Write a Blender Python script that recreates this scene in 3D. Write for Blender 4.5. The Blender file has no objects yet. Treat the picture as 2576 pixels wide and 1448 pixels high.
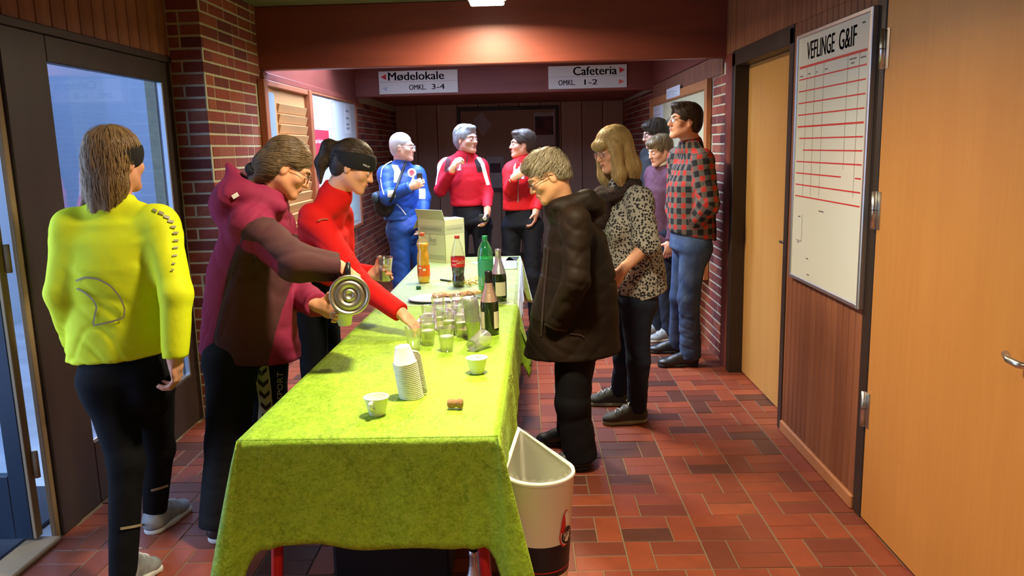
import bpy, bmesh, math, random
import numpy as np
from mathutils import Matrix, Vector
import openvdb

# ------------------------------------------------------------------ camera
W_, H_, F_ = 2576.0, 1448.0, 2000.0
VP_, ROLL_, CAMH_ = (1320.0, 368.0), math.radians(1.5), 1.55
_Y = np.array([VP_[0] - W_/2, -(VP_[1] - H_/2), -F_]); _Y /= np.linalg.norm(_Y)
_X = np.array([math.cos(ROLL_), math.sin(ROLL_), 0.0]); _X -= _Y*(_X@_Y); _X /= np.linalg.norm(_X)
_Z = np.cross(_X, _Y)
CM = np.stack([_X, _Y, _Z])
CC = np.array([0.0, 0.0, CAMH_])
scene = bpy.context.scene
col = scene.collection
cam_d = bpy.data.cameras.new('camera'); cam_d.sensor_width = 36.0; cam_d.sensor_fit = 'HORIZONTAL'
cam_d.lens = F_*36.0/W_; cam_d.clip_start = 0.05
cam = bpy.data.objects.new('camera', cam_d); col.objects.link(cam)
_m = Matrix.Identity(4)
for i in range(3):
    for j in range(3): _m[i][j] = float(CM[i, j])
    _m[i][3] = float(CC[i])
cam.matrix_world = _m
scene.camera = cam

# ------------------------------------------------------------------ view + world
vs = scene.view_settings
vs.view_transform = 'Standard'; vs.look = 'None'; vs.exposure = 0.0; vs.gamma = 1.0
vs.use_curve_mapping = False
world = bpy.data.worlds.new('overcast_sky'); scene.world = world
world.use_nodes = True
bg = world.node_tree.nodes['Background']
bg.inputs[0].default_value = (0.40, 0.58, 1.0, 1); bg.inputs[1].default_value = 1.9
cy = scene.cycles
cy.max_bounces = 5; cy.diffuse_bounces = 3; cy.glossy_bounces = 3; cy.transmission_bounces = 4; cy.transparent_max_bounces = 12
cy.caustics_reflective = False; cy.caustics_refractive = False; cy.adaptive_threshold = 0.12; cy.sample_clamp_indirect = 4.0

def light(name, kind, loc, energy, color, size=1.0, size_y=None, rot=(0, 0, 0), spread=None):
    d = bpy.data.lights.new(name, kind); d.energy = energy; d.color = color
    if kind == 'AREA':
        d.size = size
        if size_y: d.shape = 'RECTANGLE'; d.size_y = size_y
        if spread: d.spread = spread
    else: d.shadow_soft_size = size
    o = bpy.data.objects.new(name, d); col.objects.link(o); o.location = loc; o.rotation_euler = rot
    return o
WARM = (1.0, 0.83, 0.56)
# daylight dropping through the skylight shaft between the two beams
light('skylight_daylight', 'AREA', (-0.66, 6.55, 3.38), 370, (0.52, 0.68, 1.0), 1.9, 1.25)
# daylight through the entrance on the left
light('entrance_daylight', 'AREA', (-3.6, 2.6, 1.6), 80, (0.45, 0.64, 1.0), 3.0, 2.4, rot=(0, math.radians(-90), 0), spread=math.radians(150))

# ------------------------------------------------------------------ helpers
def at(u, v, y):
    d = CM@np.array([u - W_/2, -(v - H_/2), -F_]); return CC + d*(y/d[1])
def flr(u, v, z=0.0):
    d = CM@np.array([u - W_/2, -(v - H_/2), -F_]); return CC + d*((z - CC[2])/d[2])
def nrm(v):
    v = np.array(v, float); return v/max(np.linalg.norm(v), 1e-9)

def mesh(verts, faces, smooth=False):
    me = bpy.data.meshes.new('m'); me.from_pydata([tuple(map(float, v)) for v in verts], [], [tuple(f) for f in faces])
    if smooth: me.polygons.foreach_set('use_smooth', [True]*len(me.polygons))
    me.update(); return me
def bm_mesh(bm, smooth=False):
    me = bpy.data.meshes.new('m'); bm.to_mesh(me); bm.free()
    if smooth: me.polygons.foreach_set('use_smooth', [True]*len(me.polygons))
    return me
def obj(name, me, mat=None, parent=None, loc=None, rot=None):
    o = bpy.data.objects.new(name, me); col.objects.link(o)
    if me is not None and name not in me.name: me.name = name
    if mat is not None and me is not None and not len(me.materials): me.materials.append(mat)
    if parent is not None:
        o.parent = parent
        o.matrix_parent_inverse = Matrix.Translation(-Vector(parent.get('_w', (0, 0, 0))))
    if loc is not None: o.location = tuple(map(float, loc))
    if rot is not None: o.rotation_euler = rot
    o['_w'] = tuple(map(float, loc)) if loc is not None else (0.0, 0.0, 0.0)
    if parent is not None and loc is not None:
        o['_w'] = tuple(map(float, loc))
    return o
def thing(name, label, cat, loc=(0, 0, 0), group=None):
    o = bpy.data.objects.new(name, None); col.objects.link(o); o.empty_display_size = 0.05
    o.location = tuple(map(float, loc)); o['_w'] = tuple(map(float, loc))
    return tag(o, label, cat, group)
def tag(o, label=None, cat=None, group=None, kind=None):
    if label: o['label'] = label
    if cat: o['category'] = cat
    if group: o['group'] = group
    if kind: o['kind'] = kind
    return o
def struct(o, label=None, cat=None):
    o['kind'] = 'structure'
    if label: o['label'] = label
    if cat: o['category'] = cat
    return o
def box_me(lo, hi, bevel=0.0, seg=1):
    lo = np.minimum(lo, hi) if True else lo; 
    bm = bmesh.new(); bmesh.ops.create_cube(bm, size=1.0)
    return bm, lo
def boxm(lo, hi, bevel=0.0, seg=1):
    lo, hi = np.minimum(lo, hi), np.maximum(lo, hi)
    bm = bmesh.new(); bmesh.ops.create_cube(bm, size=1.0)
    for v in bm.verts:
        for k in range(3): v.co[k] = float((lo[k] + hi[k])/2 + v.co[k]*(hi[k] - lo[k]))
    if bevel > 0: bmesh.ops.bevel(bm, geom=bm.edges[:], offset=bevel, segments=seg, affect='EDGES', profile=0.6)
    return bm_mesh(bm)
def box(name, lo, hi, mat, parent=None, bevel=0.0, seg=1):
    return obj(name, boxm(lo, hi, bevel, seg), mat, parent)
def lathe_vf(prof, n=32, close=False):
    vs_, fs = [], []
    for (r, z) in prof:
        for i in range(n):
            a = 2*math.pi*i/n; vs_.append((r*math.cos(a), r*math.sin(a), z))
    for j in range(len(prof) - 1):
        for i in range(n):
            k = (i + 1) % n
            fs.append((j*n + i, j*n + k, (j + 1)*n + k, (j + 1)*n + i))
    return vs_, fs
def lathe(prof, n=32, M=None, caps=True):
    v, f = lathe_vf(prof, n)
    if caps:
        if prof[0][0] > 1e-5: f.append(tuple(range(n))[::-1])
        if prof[-1][0] > 1e-5: f.append(tuple((len(prof) - 1)*n + i for i in range(n)))
    if M is not None: v = [M@Vector(p) for p in v]
    return mesh(v, f, True)
def tube_me(pts, r, n=8, closed=False, radii=None):
    pts = [np.array(p, float) for p in pts]; m = len(pts); vs_, fs = [], []
    up = None
    for i in range(m):
        a = pts[i - 1] if (i > 0 or closed) else pts[i]
        b = pts[(i + 1) % m] if (i < m - 1 or closed) else pts[i]
        t = nrm(b - a)
        if up is None:
            up = np.cross(t, [0, 0, 1.0]) if abs(t[2]) < 0.9 else np.cross(t, [1.0, 0, 0])
        up = nrm(up - t*(up@t)); w = np.cross(t, up)
        rr = radii[i] if radii is not None else r
        for k in range(n):
            an = 2*math.pi*k/n; vs_.append(pts[i] + rr*(math.cos(an)*up + math.sin(an)*w))
    for i in range(m if closed else m - 1):
        j = (i + 1) % m
        for k in range(n):
            l = (k + 1) % n; fs.append((i*n + k, i*n + l, j*n + l, j*n + k))
    if not closed:
        fs.append(tuple(range(n))[::-1]); fs.append(tuple((m - 1)*n + k for k in range(n)))
    return mesh(vs_, fs, True)
def join_me(mes):
    vs_, fs = [], []
    for me in mes:
        o = len(vs_); vs_ += [tuple(v.co) for v in me.vertices]; fs += [tuple(o + i for i in p.vertices) for p in me.polygons]
    return mesh(vs_, fs, True)
def basis(o, x, y, z):
    m = Matrix.Identity(4)
    for i in range(3):
        m[i][0] = float(x[i]); m[i][1] = float(y[i]); m[i][2] = float(z[i]); m[i][3] = float(o[i])
    return m
def text_vf(s, shear=0.0, bold=0.0):
    c = bpy.data.curves.new('t', 'FONT'); c.body = s; c.size = 1.0; c.shear = shear; c.resolution_u = 3; c.offset = bold
    o = bpy.data.objects.new('t', c); col.objects.link(o)
    me = bpy.data.meshes.new_from_object(o)
    v = np.array([tuple(p.co) for p in me.vertices]); f = [tuple(p.vertices) for p in me.polygons]
    bpy.data.objects.remove(o); bpy.data.meshes.remove(me)
    v[:, 0] -= v[:, 0].min(); v[:, 1] -= v[:, 1].min()
    return v[:, :2]/[v[:, 0].max(), v[:, 1].max()], f
def text(name, s, org, u, v, w, h, mat, parent, shear=0.0, fix=None, bold=0.0):
    """flat lettering, w x h metres, lower left corner at org, facing u x v"""
    p, f = text_vf(s, shear); org, u, v = map(lambda q: np.array(q, float), (org, u, v))
    P = [org + u*a*w + v*b*h for a, b in p]
    if bold:   # heavier strokes: the same outlines laid side by side
        n0 = len(P); P = P + [q + u*bold for q in P] + [q - u*bold for q in P]; f = f + [tuple(i + n0 for i in g_) for g_ in f] + [tuple(i + 2*n0 for i in g_) for g_ in f]
    if fix: P = [fix(q) for q in P]
    return obj(name, mesh(P, f), mat, parent)
def quad(name, org, u, v, w, h, mat, parent=None, t=0.0):
    org, u, v = np.array(org, float), np.array(u, float), np.array(v, float)
    if t <= 0: return obj(name, mesh([org, org + u*w, org + u*w + v*h, org + v*h], [(0, 1, 2, 3)]), mat, parent)
    n = np.cross(u, v); P = []
    for dn in (-t, 0):
        P += [org + n*dn, org + u*w + n*dn, org + u*w + v*h + n*dn, org + v*h + n*dn]
    return obj(name, mesh(P, [(3, 2, 1, 0), (4, 5, 6, 7), (0, 1, 5, 4), (1, 2, 6, 5), (2, 3, 7, 6), (3, 0, 4, 7)]), mat, parent)

# ------------------------------------------------------------------ materials
def M(name, base, rough=0.6, metal=0.0, spec=0.4, var=None, bump=None, coat=0.0, coat_r=0.2, sheen=0.0, sheen_t=None,
      emit=None, rnd=None, wave=None, masks=None, sss=0.0, stretch=None, coords='Object'):
    """Principled material. var=(scale, amount, other colour); rnd=list of colours picked per object; masks=[(attr, colour)]"""
    m = bpy.data.materials.new(name); m.use_nodes = True; nt = m.node_tree; N = nt.nodes; L = nt.links
    b = N['Principled BSDF']
    b.inputs['Roughness'].default_value = rough; b.inputs['Metallic'].default_value = metal
    b.inputs['Specular IOR Level'].default_value = spec
    b.inputs['Coat Weight'].default_value = coat; b.inputs['Coat Roughness'].default_value = coat_r
    if sheen: 
        b.inputs['Sheen Weight'].default_value = sheen; b.inputs['Sheen Roughness'].default_value = 0.4
        if sheen_t: b.inputs['Sheen Tint'].default_value = (*sheen_t, 1)
    if sss: b.inputs['Subsurface Weight'].default_value = sss; b.inputs['Subsurface Radius'].default_value = (0.02, 0.008, 0.004)
    cur = None
    def rgb(c):
        n = N.new('ShaderNodeRGB'); n.outputs[0].default_value = (*c, 1); return n.outputs[0]
    cur = rgb(base)
    if rnd:
        oi = N.new('ShaderNodeObjectInfo'); cr = N.new('ShaderNodeValToRGB'); L.new(oi.outputs['Random'], cr.inputs[0])
        cr.color_ramp.interpolation = 'CONSTANT'
        e = cr.color_ramp.elements
        for i, c in enumerate(rnd):
            p = i/len(rnd)
            el = e[i] if i < 2 else e.new(p)
            el.position = p; el.color = (*c, 1)
        cur = cr.outputs[0]
    tc = N.new('ShaderNodeTexCoord'); co = tc.outputs[coords]
    if stretch:
        mp = N.new('ShaderNodeMapping'); mp.inputs['Scale'].default_value = stretch; L.new(co, mp.inputs[0]); co = mp.outputs[0]
    def mix(a, b_, fac):
        x = N.new('ShaderNodeMix'); x.data_type = 'RGBA'
        L.new(a, x.inputs[6]); L.new(b_, x.inputs[7])
        if isinstance(fac, float): x.inputs[0].default_value = fac
        else: L.new(fac, x.inputs[0])
        return x.outputs[2]
    if masks:
        for at_, c in masks:
            a = N.new('ShaderNodeAttribute'); a.attribute_name = at_
            g = N.new('ShaderNodeMath'); g.operation = 'GREATER_THAN'; g.inputs[1].default_value = 0.0
            L.new(a.outputs['Fac'], g.inputs[0]); cur = mix(cur, rgb(c), g.outputs[0])
    if var:
        vv = var if isinstance(var, list) else [var]
        for (sc, amt, oc) in vv:
            n = N.new('ShaderNodeTexNoise'); n.inputs['Scale'].default_value = sc; n.inputs['Detail'].default_value = 4
            L.new(co, n.inputs['Vector'])
            mr = N.new('ShaderNodeMapRange'); mr.inputs[1].default_value = 0.35; mr.inputs[2].default_value = 0.68
            mr.inputs[4].default_value = amt; L.new(n.outputs[0], mr.inputs[0])
            cur = mix(cur, rgb(oc), mr.outputs[0])
    if wave:
        sc, amt, oc, dist = wave
        w = N.new('ShaderNodeTexWave'); w.inputs['Scale'].default_value = sc; w.inputs['Distortion'].default_value = dist
        w.inputs['Detail'].default_value = 3; L.new(co, w.inputs['Vector'])
        mu = N.new('ShaderNodeMath'); mu.operation = 'MULTIPLY'; mu.inputs[1].default_value = amt
        L.new(w.outputs[1], mu.inputs[0]); cur = mix(cur, rgb(oc), mu.outputs[0])
    L.new(cur, b.inputs['Base Color'])
    if bump:
        for (sc, st, ds) in (bump if isinstance(bump, list) else [bump]):
            n = N.new('ShaderNodeTexNoise'); n.inputs['Scale'].default_value = sc; n.inputs['Detail'].default_value = 3
            L.new(co, n.inputs['Vector'])
            bp = N.new('ShaderNodeBump'); bp.inputs['Strength'].default_value = st; bp.inputs['Distance'].default_value = ds
            L.new(n.outputs[0], bp.inputs['Height'])
            if b.inputs['Normal'].is_linked:
                L.new(b.inputs['Normal'].links[0].from_socket, bp.inputs['Normal'])
            L.new(bp.outputs[0], b.inputs['Normal'])
    if emit:
        b.inputs['Emission Color'].default_value = (*emit[0], 1); b.inputs['Emission Strength'].default_value = emit[1]
    return m
def clear_mat(name, tint=(1, 1, 1), gloss=0.12, rough=0.05, milk=0.0, milk_c=(.9, .9, .9)):
    """thin clear plastic or glass: transparent with a fresnel sheen, optionally a little milky"""
    m = bpy.data.materials.new(name); m.use_nodes = True; nt = m.node_tree; N = nt.nodes; L = nt.links
    N.remove(N['Principled BSDF']); out = N['Material Output']
    t = N.new('ShaderNodeBsdfTransparent'); t.inputs[0].default_value = (*tint, 1)
    g = N.new('ShaderNodeBsdfGlossy'); g.inputs['Roughness'].default_value = rough
    f = N.new('ShaderNodeLayerWeight'); f.inputs[0].default_value = 0.35
    mr = N.new('ShaderNodeMapRange'); mr.inputs[3].default_value = gloss*0.35; mr.inputs[4].default_value = min(1, gloss*4)
    L.new(f.outputs['Facing'], mr.inputs[0])
    x = N.new('ShaderNodeMixShader'); L.new(mr.outputs[0], x.inputs[0]); L.new(t.outputs[0], x.inputs[1]); L.new(g.outputs[0], x.inputs[2])
    last = x
    if milk:
        d = N.new('ShaderNodeBsdfDiffuse'); d.inputs[0].default_value = (*milk_c, 1)
        y = N.new('ShaderNodeMixShader'); y.inputs[0].default_value = milk
        L.new(x.outputs[0], y.inputs[1]); L.new(d.outputs[0], y.inputs[2]); last = y
    L.new(last.outputs[0], out.inputs[0]); return m
# ------------------------------------------------------------------ the building
XL, XP, XR, ZC = -1.966, -1.775, 1.365, 2.51
YB1, YB2, YBK = 5.5, 8.6, 11.2
random.seed(4); rng = np.random.default_rng(7)
m_brick = M('fired_red_brick', (.2, .05, .03), 0.85, spec=.2, rnd=[(.27, .064, .038), (.21, .050, .034), (.32, .086, .046), (.25, .058, .042), (.15, .040, .032), (.29, .090, .052)],
            var=(30, .35, (.10, .03, .025)), bump=(60, .5, .004))
m_mortar = M('lime_mortar', (.50, .46, .31), 0.95, spec=.1, var=(25, .5, (.34, .31, .22)), bump=(90, .6, .003))
TCOL = [(.27, .058, .024), (.215, .048, .022), (.30, .072, .030), (.075, .029, .020), (.245, .052, .026), (.165, .040, .022), (.285, .064, .027), (.095, .034, .022), (.20, .046, .024)]
m_tile = M('clay_floor_tile', (.35, .09, .04), 0.40, spec=.45, rnd=TCOL, var=[(9, .45, (.13, .036, .020)), (2.2, .35, (.17, .042, .022))], bump=(40, .25, .002))
m_grout = M('tile_grout', (.20, .145, .09), 0.9, spec=.1, var=(40, .4, (.20, .15, .10)))
m_redwood = M('red_stained_timber', (.24, .056, .036), 0.45, spec=.35, var=(3, .4, (.16, .036, .024)), wave=(1.2, .25, (.13, .03, .022), 6), stretch=(.3, 1, 6), bump=(60, .1, .002))
m_plank = M('brown_tongue_board', (.29, .105, .048), 0.5, spec=.3, rnd=[(.29, .105, .048), (.25, .088, .040), (.32, .120, .055)], var=(14, .55, (.15, .05, .025)), stretch=(1, 1, .12), bump=(50, .2, .002))
m_groove = M('dark_groove_backing', (.05, .022, .014), 0.9)
m_dark = M('dark_stained_frame', (.030, .019, .014), 0.45, spec=.4, var=(8, .5, (.05, .032, .022)), stretch=(1, 1, .2))
m_vene = M('orange_beech_veneer', (.60, .270, .066), 0.42, spec=.35, var=[(7, .40, (.52, .215, .050)), (40, .25, (.48, .195, .045))], stretch=(1, 1, .08))
m_vene2 = M('yellow_ash_veneer', (.56, .30, .085), 0.45, spec=.35, var=(9, .5, (.46, .225, .06)), stretch=(1, 1, .06))
m_base = M('varnished_skirting', (.52, .22, .09), 0.4, var=(20, .3, (.36, .14, .06)))
m_ceil = M('grey_green_ceiling_board', (.15, .145, .09), 0.85, var=(5, .3, (.11, .105, .07)))
m_backw = M('brown_back_panel', (.42, .27, .18), 0.6, rnd=[(.42, .27, .18), (.38, .24, .16), (.46, .30, .20)], var=(10, .4, (.30, .19, .12)), stretch=(1, 1, .1))
m_tan = M('raw_door_edge', (.34, .24, .13), 0.6, var=(12, .4, (.24, .16, .09)), stretch=(1, 1, .1))
m_mat = M('wet_entrance_mat', (.03, .035, .05), 0.7, bump=(120, .6, .004))
m_steel = M('brushed_steel', (.62, .62, .60), 0.3, metal=1.0)
m_alu = M('anodised_aluminium', (.62, .62, .64), 0.35, metal=.9)
m_glass = clear_mat('door_glass', (.86, .92, .98), .10, .02)
m_render = M('pale_rendered_wall', (.62, .68, .78), 0.9, var=(1.5, .35, (.48, .55, .68)))
m_snow = M('frosty_ground', (.55, .60, .68), 0.9, var=(3, .5, (.3, .33, .38)))

def planks(parent, axis, lo, hi, z0, z1, face, pitch, thick, mat, gap=.006, name='plank'):
    """vertical boards along 'axis' (0:x or 1:y) standing proud of the plane 'face' by thick (signed)"""
    n = max(1, int(round((hi - lo)/pitch))); p = (hi - lo)/n
    w = p - gap
    if axis == 1: me = boxm((0, -w/2, 0), (thick, w/2, z1 - z0), .003)
    else: me = boxm((-w/2, 0, 0), (w/2, thick, z1 - z0), .003)
    me.materials.append(mat)
    for i in range(n):
        c = lo + p*(i + .5)
        obj(name, me, None, parent, loc=(face, c, z0) if axis == 1 else (c, face, z0))

# floor: clay tiles, one upright beside two lying, the order changing from row to row
floor = struct(box('floor', (-1.98, -3.0, -.12), (1.60, 11.4, -.003), m_grout), 'red and brown clay tile floor laid in pairs', 'floor')
TL, TM, TX0, TY0 = .2150, .3010, .6575, 3.1480
tiles = []
for r in range(-29, 39):
    y0 = TY0 + r*TL
    for c in range(-9, 4):
        x0 = TX0 + c*TM
        vx = x0 if r % 2 == 0 else x0 + .2
        hx = x0 + .1 if r % 2 == 0 else x0
        for (a, b_, w, d) in ((vx, y0, .1005, TL), (hx, y0, .2005, TL/2), (hx, y0 + TL/2, .2005, TL/2)):
            xa, xb = max(a, -1.965), min(a + w, 1.50)
            if xb - xa < .02 or b_ < -2.9 or b_ > 11.1: continue
            tiles.append((xa, b_, xb - xa, d))
def tile_score(t):
    x, y, w, d = t
    if y < 2.4: return 99 + abs(y)
    if -.85 < x < -.2 and 2.3 < y < 6.2: return 50 + y
    if x < -.2 and y > 4.8: return 40 + y
    return y
tiles.sort(key=tile_score)
tile_cache = {}
g = .0028
for (x, y, w, d) in tiles[:300]:
    key = (round(w, 3), round(d, 3))
    if key not in tile_cache:
        tile_cache[key] = boxm((g, g, -.02), (w - g, d - g, 0), .0018); tile_cache[key].materials.append(m_tile)
    obj('tile', tile_cache[key], None, floor, loc=(x, y, rng.uniform(-.0012, .0008)))
def merged_boxes(rects):
    V, Fc = [], []
    for lo, hi in rects:
        o = len(V)
        V += [(lo[0], lo[1], lo[2]), (hi[0], lo[1], lo[2]), (hi[0], hi[1], lo[2]), (lo[0], hi[1], lo[2]),
              (lo[0], lo[1], hi[2]), (hi[0], lo[1], hi[2]), (hi[0], hi[1], hi[2]), (lo[0], hi[1], hi[2])]
        Fc += [tuple(o + i for i in q) for q in ((0, 3, 2, 1), (4, 5, 6, 7), (0, 1, 5, 4), (1, 2, 6, 5), (2, 3, 7, 6), (3, 0, 4, 7))]
    return mesh(V, Fc)
def shade_islands(name, base, cols, rough, spec, bump):
    m = M(name, base, rough, spec=spec, bump=bump); nt = m.node_tree; N = nt.nodes; L = nt.links
    ge = N.new('ShaderNodeNewGeometry'); cr = N.new('ShaderNodeValToRGB'); cr.color_ramp.interpolation = 'CONSTANT'
    L.new(ge.outputs['Random Per Island'], cr.inputs[0]); e = cr.color_ramp.elements
    for i, c in enumerate(cols):
        el = e[i] if i < 2 else e.new(i/len(cols)); el.position = i/len(cols); el.color = (*c, 1)
    L.new(cr.outputs[0], N['Principled BSDF'].inputs['Base Color']); return m
m_tile2 = shade_islands('clay_floor_tile_field', (.3, .08, .04), TCOL[:6], .40, .45, (40, .25, .002))
tag(obj('tile_field', merged_boxes([((x + g, y + g, -.02), (x + w - g, y + d - g, 0)) for (x, y, w, d) in tiles[300:]]), m_tile2, floor), kind='stuff')

m_brick2 = shade_islands('fired_red_brick_field', (.2, .05, .03), [(.27, .064, .038), (.21, .050, .034), (.32, .086, .046), (.25, .058, .042), (.15, .040, .032), (.29, .090, .052)], .85, .2, (60, .5, .004))
BH, BL, BJ = .0667, .240, .012
def brick_rects(axis, lo, hi, z0, z1, holes=(), off=0.0):
    out = []; r0 = int(math.floor(z0/BH)); 
    for r in range(r0, int(math.ceil(z1/BH))):
        za, zb = max(r*BH + .004, z0), min(r*BH + BH - BJ + .004, z1)
        if zb - za < .015: continue
        s = lo - BL*2 + ((r % 2)*BL/2 + off) % BL; k = 0
        while s < hi:
            # now and then a header brick between the stretchers
            ln = BL/2 if (k*7 + r*5) % 11 == 0 else BL
            a, b_ = max(s, lo), min(s + ln - BJ, hi); s += ln; k += 1
            if b_ - a < .02: continue
            if any(h[0] < (a + b_)/2 < h[1] and h[2] < (za + zb)/2 < h[3] for h in holes): continue
            out.append((a, b_, za, zb))
    return out
def lay_bricks(parent, lst, n_obj):
    """lst: (lo, hi) boxes sorted by how large they show; the first n_obj are single bricks"""
    cache = {}
    for lo, hi in lst[:n_obj]:
        lo, hi = np.array(lo), np.array(hi); s = hi - lo; key = tuple(np.round(s, 3))
        if key not in cache:
            cache[key] = boxm((0, 0, 0), s, .0025); cache[key].materials.append(m_brick)
        obj('brick', cache[key], None, parent, loc=lo)
    if len(lst) > n_obj: tag(obj('brick_field', merged_boxes(lst[n_obj:]), m_brick2, parent), kind='stuff')

# left wall: brick from the pier onwards
wl = struct(box('wall_left', (-2.12, 4.5465, 0), (XP - .003, YBK + .1, ZC), m_mortar), 'red brick wall left of the table with the pier', 'wall')
holes_l = [(5.42, 8.50, .74, 2.11), (5.62, 8.60, 2.05, 2.6), (8.55, 12, 2.09, 2.6)]
L1 = [((XP - .03, a, za), (XP + random.uniform(-.001, .0015), b_, zb)) for (a, b_, za, zb) in brick_rects(1, 4.568, YBK, 0, ZC, holes_l)]
L2 = [((a, 4.55 - .006 + random.uniform(-.0015, .001), za), (b_, 4.575, zb)) for (a, b_, za, zb) in brick_rects(0, XL + .005, XP - .001, 0, ZC, off=.07)]
L2 = [q for q in L2]
LL = L2 + L1; LL.sort(key=lambda q: q[0][1])
lay_bricks(wl, LL, 300)
wlp = struct(box('trim_1', (-1.98, 5.6, 2.09), (XP + .004, 8.6, ZC), m_redwood), 'red timber panel above the left notice boards')
struct(box('trim_2', (XP - .005, 5.5, 2.045), (XP + .03, 8.62, 2.09), m_redwood, bevel=.004), 'red timber ledge over the left notice boards')

# left wall beside the entrance: boards above the glazed door
we = struct(box('wall_entrance', (-2.12, -3.0, 2.085), (XL - .012, 4.56, ZC), m_groove), 'boarded strip above the glazed entrance', 'wall')
planks(we, 1, -.22, 4.55, 2.085, ZC, XL - .012, .112, .012, m_plank)
wn = struct(box('wall_entrance_near', (-2.12, -3.0, 0), (XL, 1.95, 2.085), m_render), 'plain wall left of the camera', 'wall')
struct(box('trim_3', (XL - .05, 1.95, 2.055), (XL + .012, 4.55, 2.09), m_dark, bevel=.003), 'dark head rail above the glazed entrance')
# fixed glazed panel
w1 = struct(box('window_1', (XL - .05, 3.20, 0), (XL, 3.37, 2.055), m_dark, bevel=.004), 'dark framed fixed glazed panel beside the entrance', 'window')
box('frame_stile', (XL - .05, 4.44, 0), (XL, 4.545, 2.055), m_dark, w1, .004)
box('top_rail', (XL - .05, 3.37, 1.945), (XL, 4.44, 2.055), m_dark, w1, .004)
box('bottom_rail', (XL - .05, 3.37, 0), (XL, 4.44, .29), m_dark, w1, .004)
box('glazing_bead', (XL - .03, 4.425, .29), (XL - .004, 4.44, 1.945), m_alu, w1, .002)
box('glazing_bead', (XL - .03, 3.37, .29), (XL - .004, 4.425, .302), m_alu, w1, .002)
box('pane', (XL - .031, 3.371, .303), (XL - .026, 4.424, 1.944), m_glass, w1)
struct(box('trim_4', (XL - .05, 3.062, 0), (XL + .006, 3.198, 2.055), m_dark, bevel=.004), 'dark post between the open door and the glazed panel')
struct(box('trim_5', (XL - .026, 3.025, 0), (XL - .006, 3.06, 2.055), m_tan, bevel=.003), 'raw wooden door rebate at the entrance')
struct(box('trim_6', (XL - .11, 1.95, 0), (XL + .02, 3.02, .022), m_tan, bevel=.006), 'worn wooden threshold at the entrance')
m_leaf = M('blue_black_door_paint', (.020, .032, .055), .35)
d1 = struct(box('door_1', (-2.95, 2.975, .03), (-2.855, 3.018, 2.03), m_leaf, bevel=.003), 'entrance door swung open outwards', 'door')
box('hinge_stile', (-2.105, 2.975, .03), (-2.034, 3.018, 2.03), m_leaf, d1, .003)
box('edge_strip', (-2.034, 2.976, .03), (-2.02, 3.018, 2.03), m_tan, d1, .002)
box('door_rail', (-2.855, 2.975, 1.90), (-2.105, 3.018, 2.03), m_leaf, d1, .003)
box('door_rail', (-2.855, 2.975, .03), (-2.105, 3.018, .30), m_leaf, d1, .003)
box('pane', (-2.855, 2.993, .30), (-2.105, 2.999, 1.90), m_glass, d1)
for z in (.28, 1.12, 1.85):
    obj('hinge', tube_me([(-2.006, 3.012, z), (-2.006, 3.012, z + .11)], .012, 10), m_tan, d1)
# outside the entrance
struct(box('outside_ground', (-9, -4, -.2), (-2.121, 14, -.03), m_snow), 'frosty ground outside the entrance', 'ground')
tag(box('entrance_mat', (-3.3, 1.6, -.03), (-2.13, 3.6, -.012), m_mat, bevel=.004), 'dark wet entrance mat outside the open door', 'mat')
ow = struct(box('wall_outside', (-5.2, 2.2, -.1), (-5.0, 14, 2.6), m_render), 'pale rendered wall across the yard outside the glass', 'wall')
box('wall_pier', (-5.0, 8.2, -.1), (-4.6, 8.9, 2.6), m_render, ow)

# right wall
wr = struct(box('wall_right', (XR, 3.16, 0), (1.60, 4.165, ZC), m_groove), 'brown boarded wall behind the whiteboard', 'wall')
planks(wr, 1, 3.18, 4.165, .06, 2.112, XR, .066, -.010, m_plank)
planks(wr, 1, 3.18, 5.50, 2.11, ZC, XR, .066, -.010, m_plank)
struct(box('wall_right_lintel', (XR, 1.9, 2.10), (1.60, 5.50, ZC), m_groove), 'boarded strip above the right doors', 'wall')
planks(wr, 1, 1.0, 3.18, 2.11, ZC, XR, .066, -.010, m_plank)
struct(box('wall_right_near', (XR, -3.0, 0), (1.60, 1.88, ZC), m_redwood), 'plain timber wall right of the camera', 'wall')
struct(box('baseboard_right', (XR - .022, 3.18, 0), (XR, 4.13, .062), m_base, bevel=.006), 'varnished skirting under the whiteboard', 'baseboard')
# open plain door, seen flat along the wall
struct(box('trim_7', (XR - .012, 3.105, 0), (XR + .06, 3.178, 2.13), m_dark, bevel=.003), 'dark jamb of the near right door')
struct(box('trim_8', (XR - .012, 1.90, 2.075), (XR + .06, 3.105, 2.13), m_dark, bevel=.003), 'dark head of the near right door')
struct(box('trim_9', (XR - .012, 1.88, 0), (XR + .06, 1.95, 2.075), m_dark, bevel=.003), 'dark near jamb of the right door')
d2 = struct(box('door_2', (XR - .014, 1.955, .012), (XR + .026, 3.09, 2.068), m_vene, bevel=.003), 'orange beech door nearest the camera', 'door')
for z in (.40, 1.20, 1.80):
    h_ = obj('hinge', tube_me([(XR - .022, 3.10, z), (XR - .022, 3.10, z + .145)], .010, 12), m_steel, d2)
    obj('hinge_gap', tube_me([(XR - .022, 3.10, z + .072), (XR - .022, 3.10, z + .075)], .0105, 12), m_dark, h_)
    box('hinge_leaf', (XR - .0165, 3.058, z), (XR - .0135, 3.10, z + .145), m_steel, h_)
hd = obj('door_handle', tube_me([(XR - .02, 2.060, .945), (XR - .06, 2.060, .945), (XR - .066, 2.07, .945), (XR - .070, 2.105, .949), (XR - .058, 2.140, .955)], .0105, 12), m_steel, d2)
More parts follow.
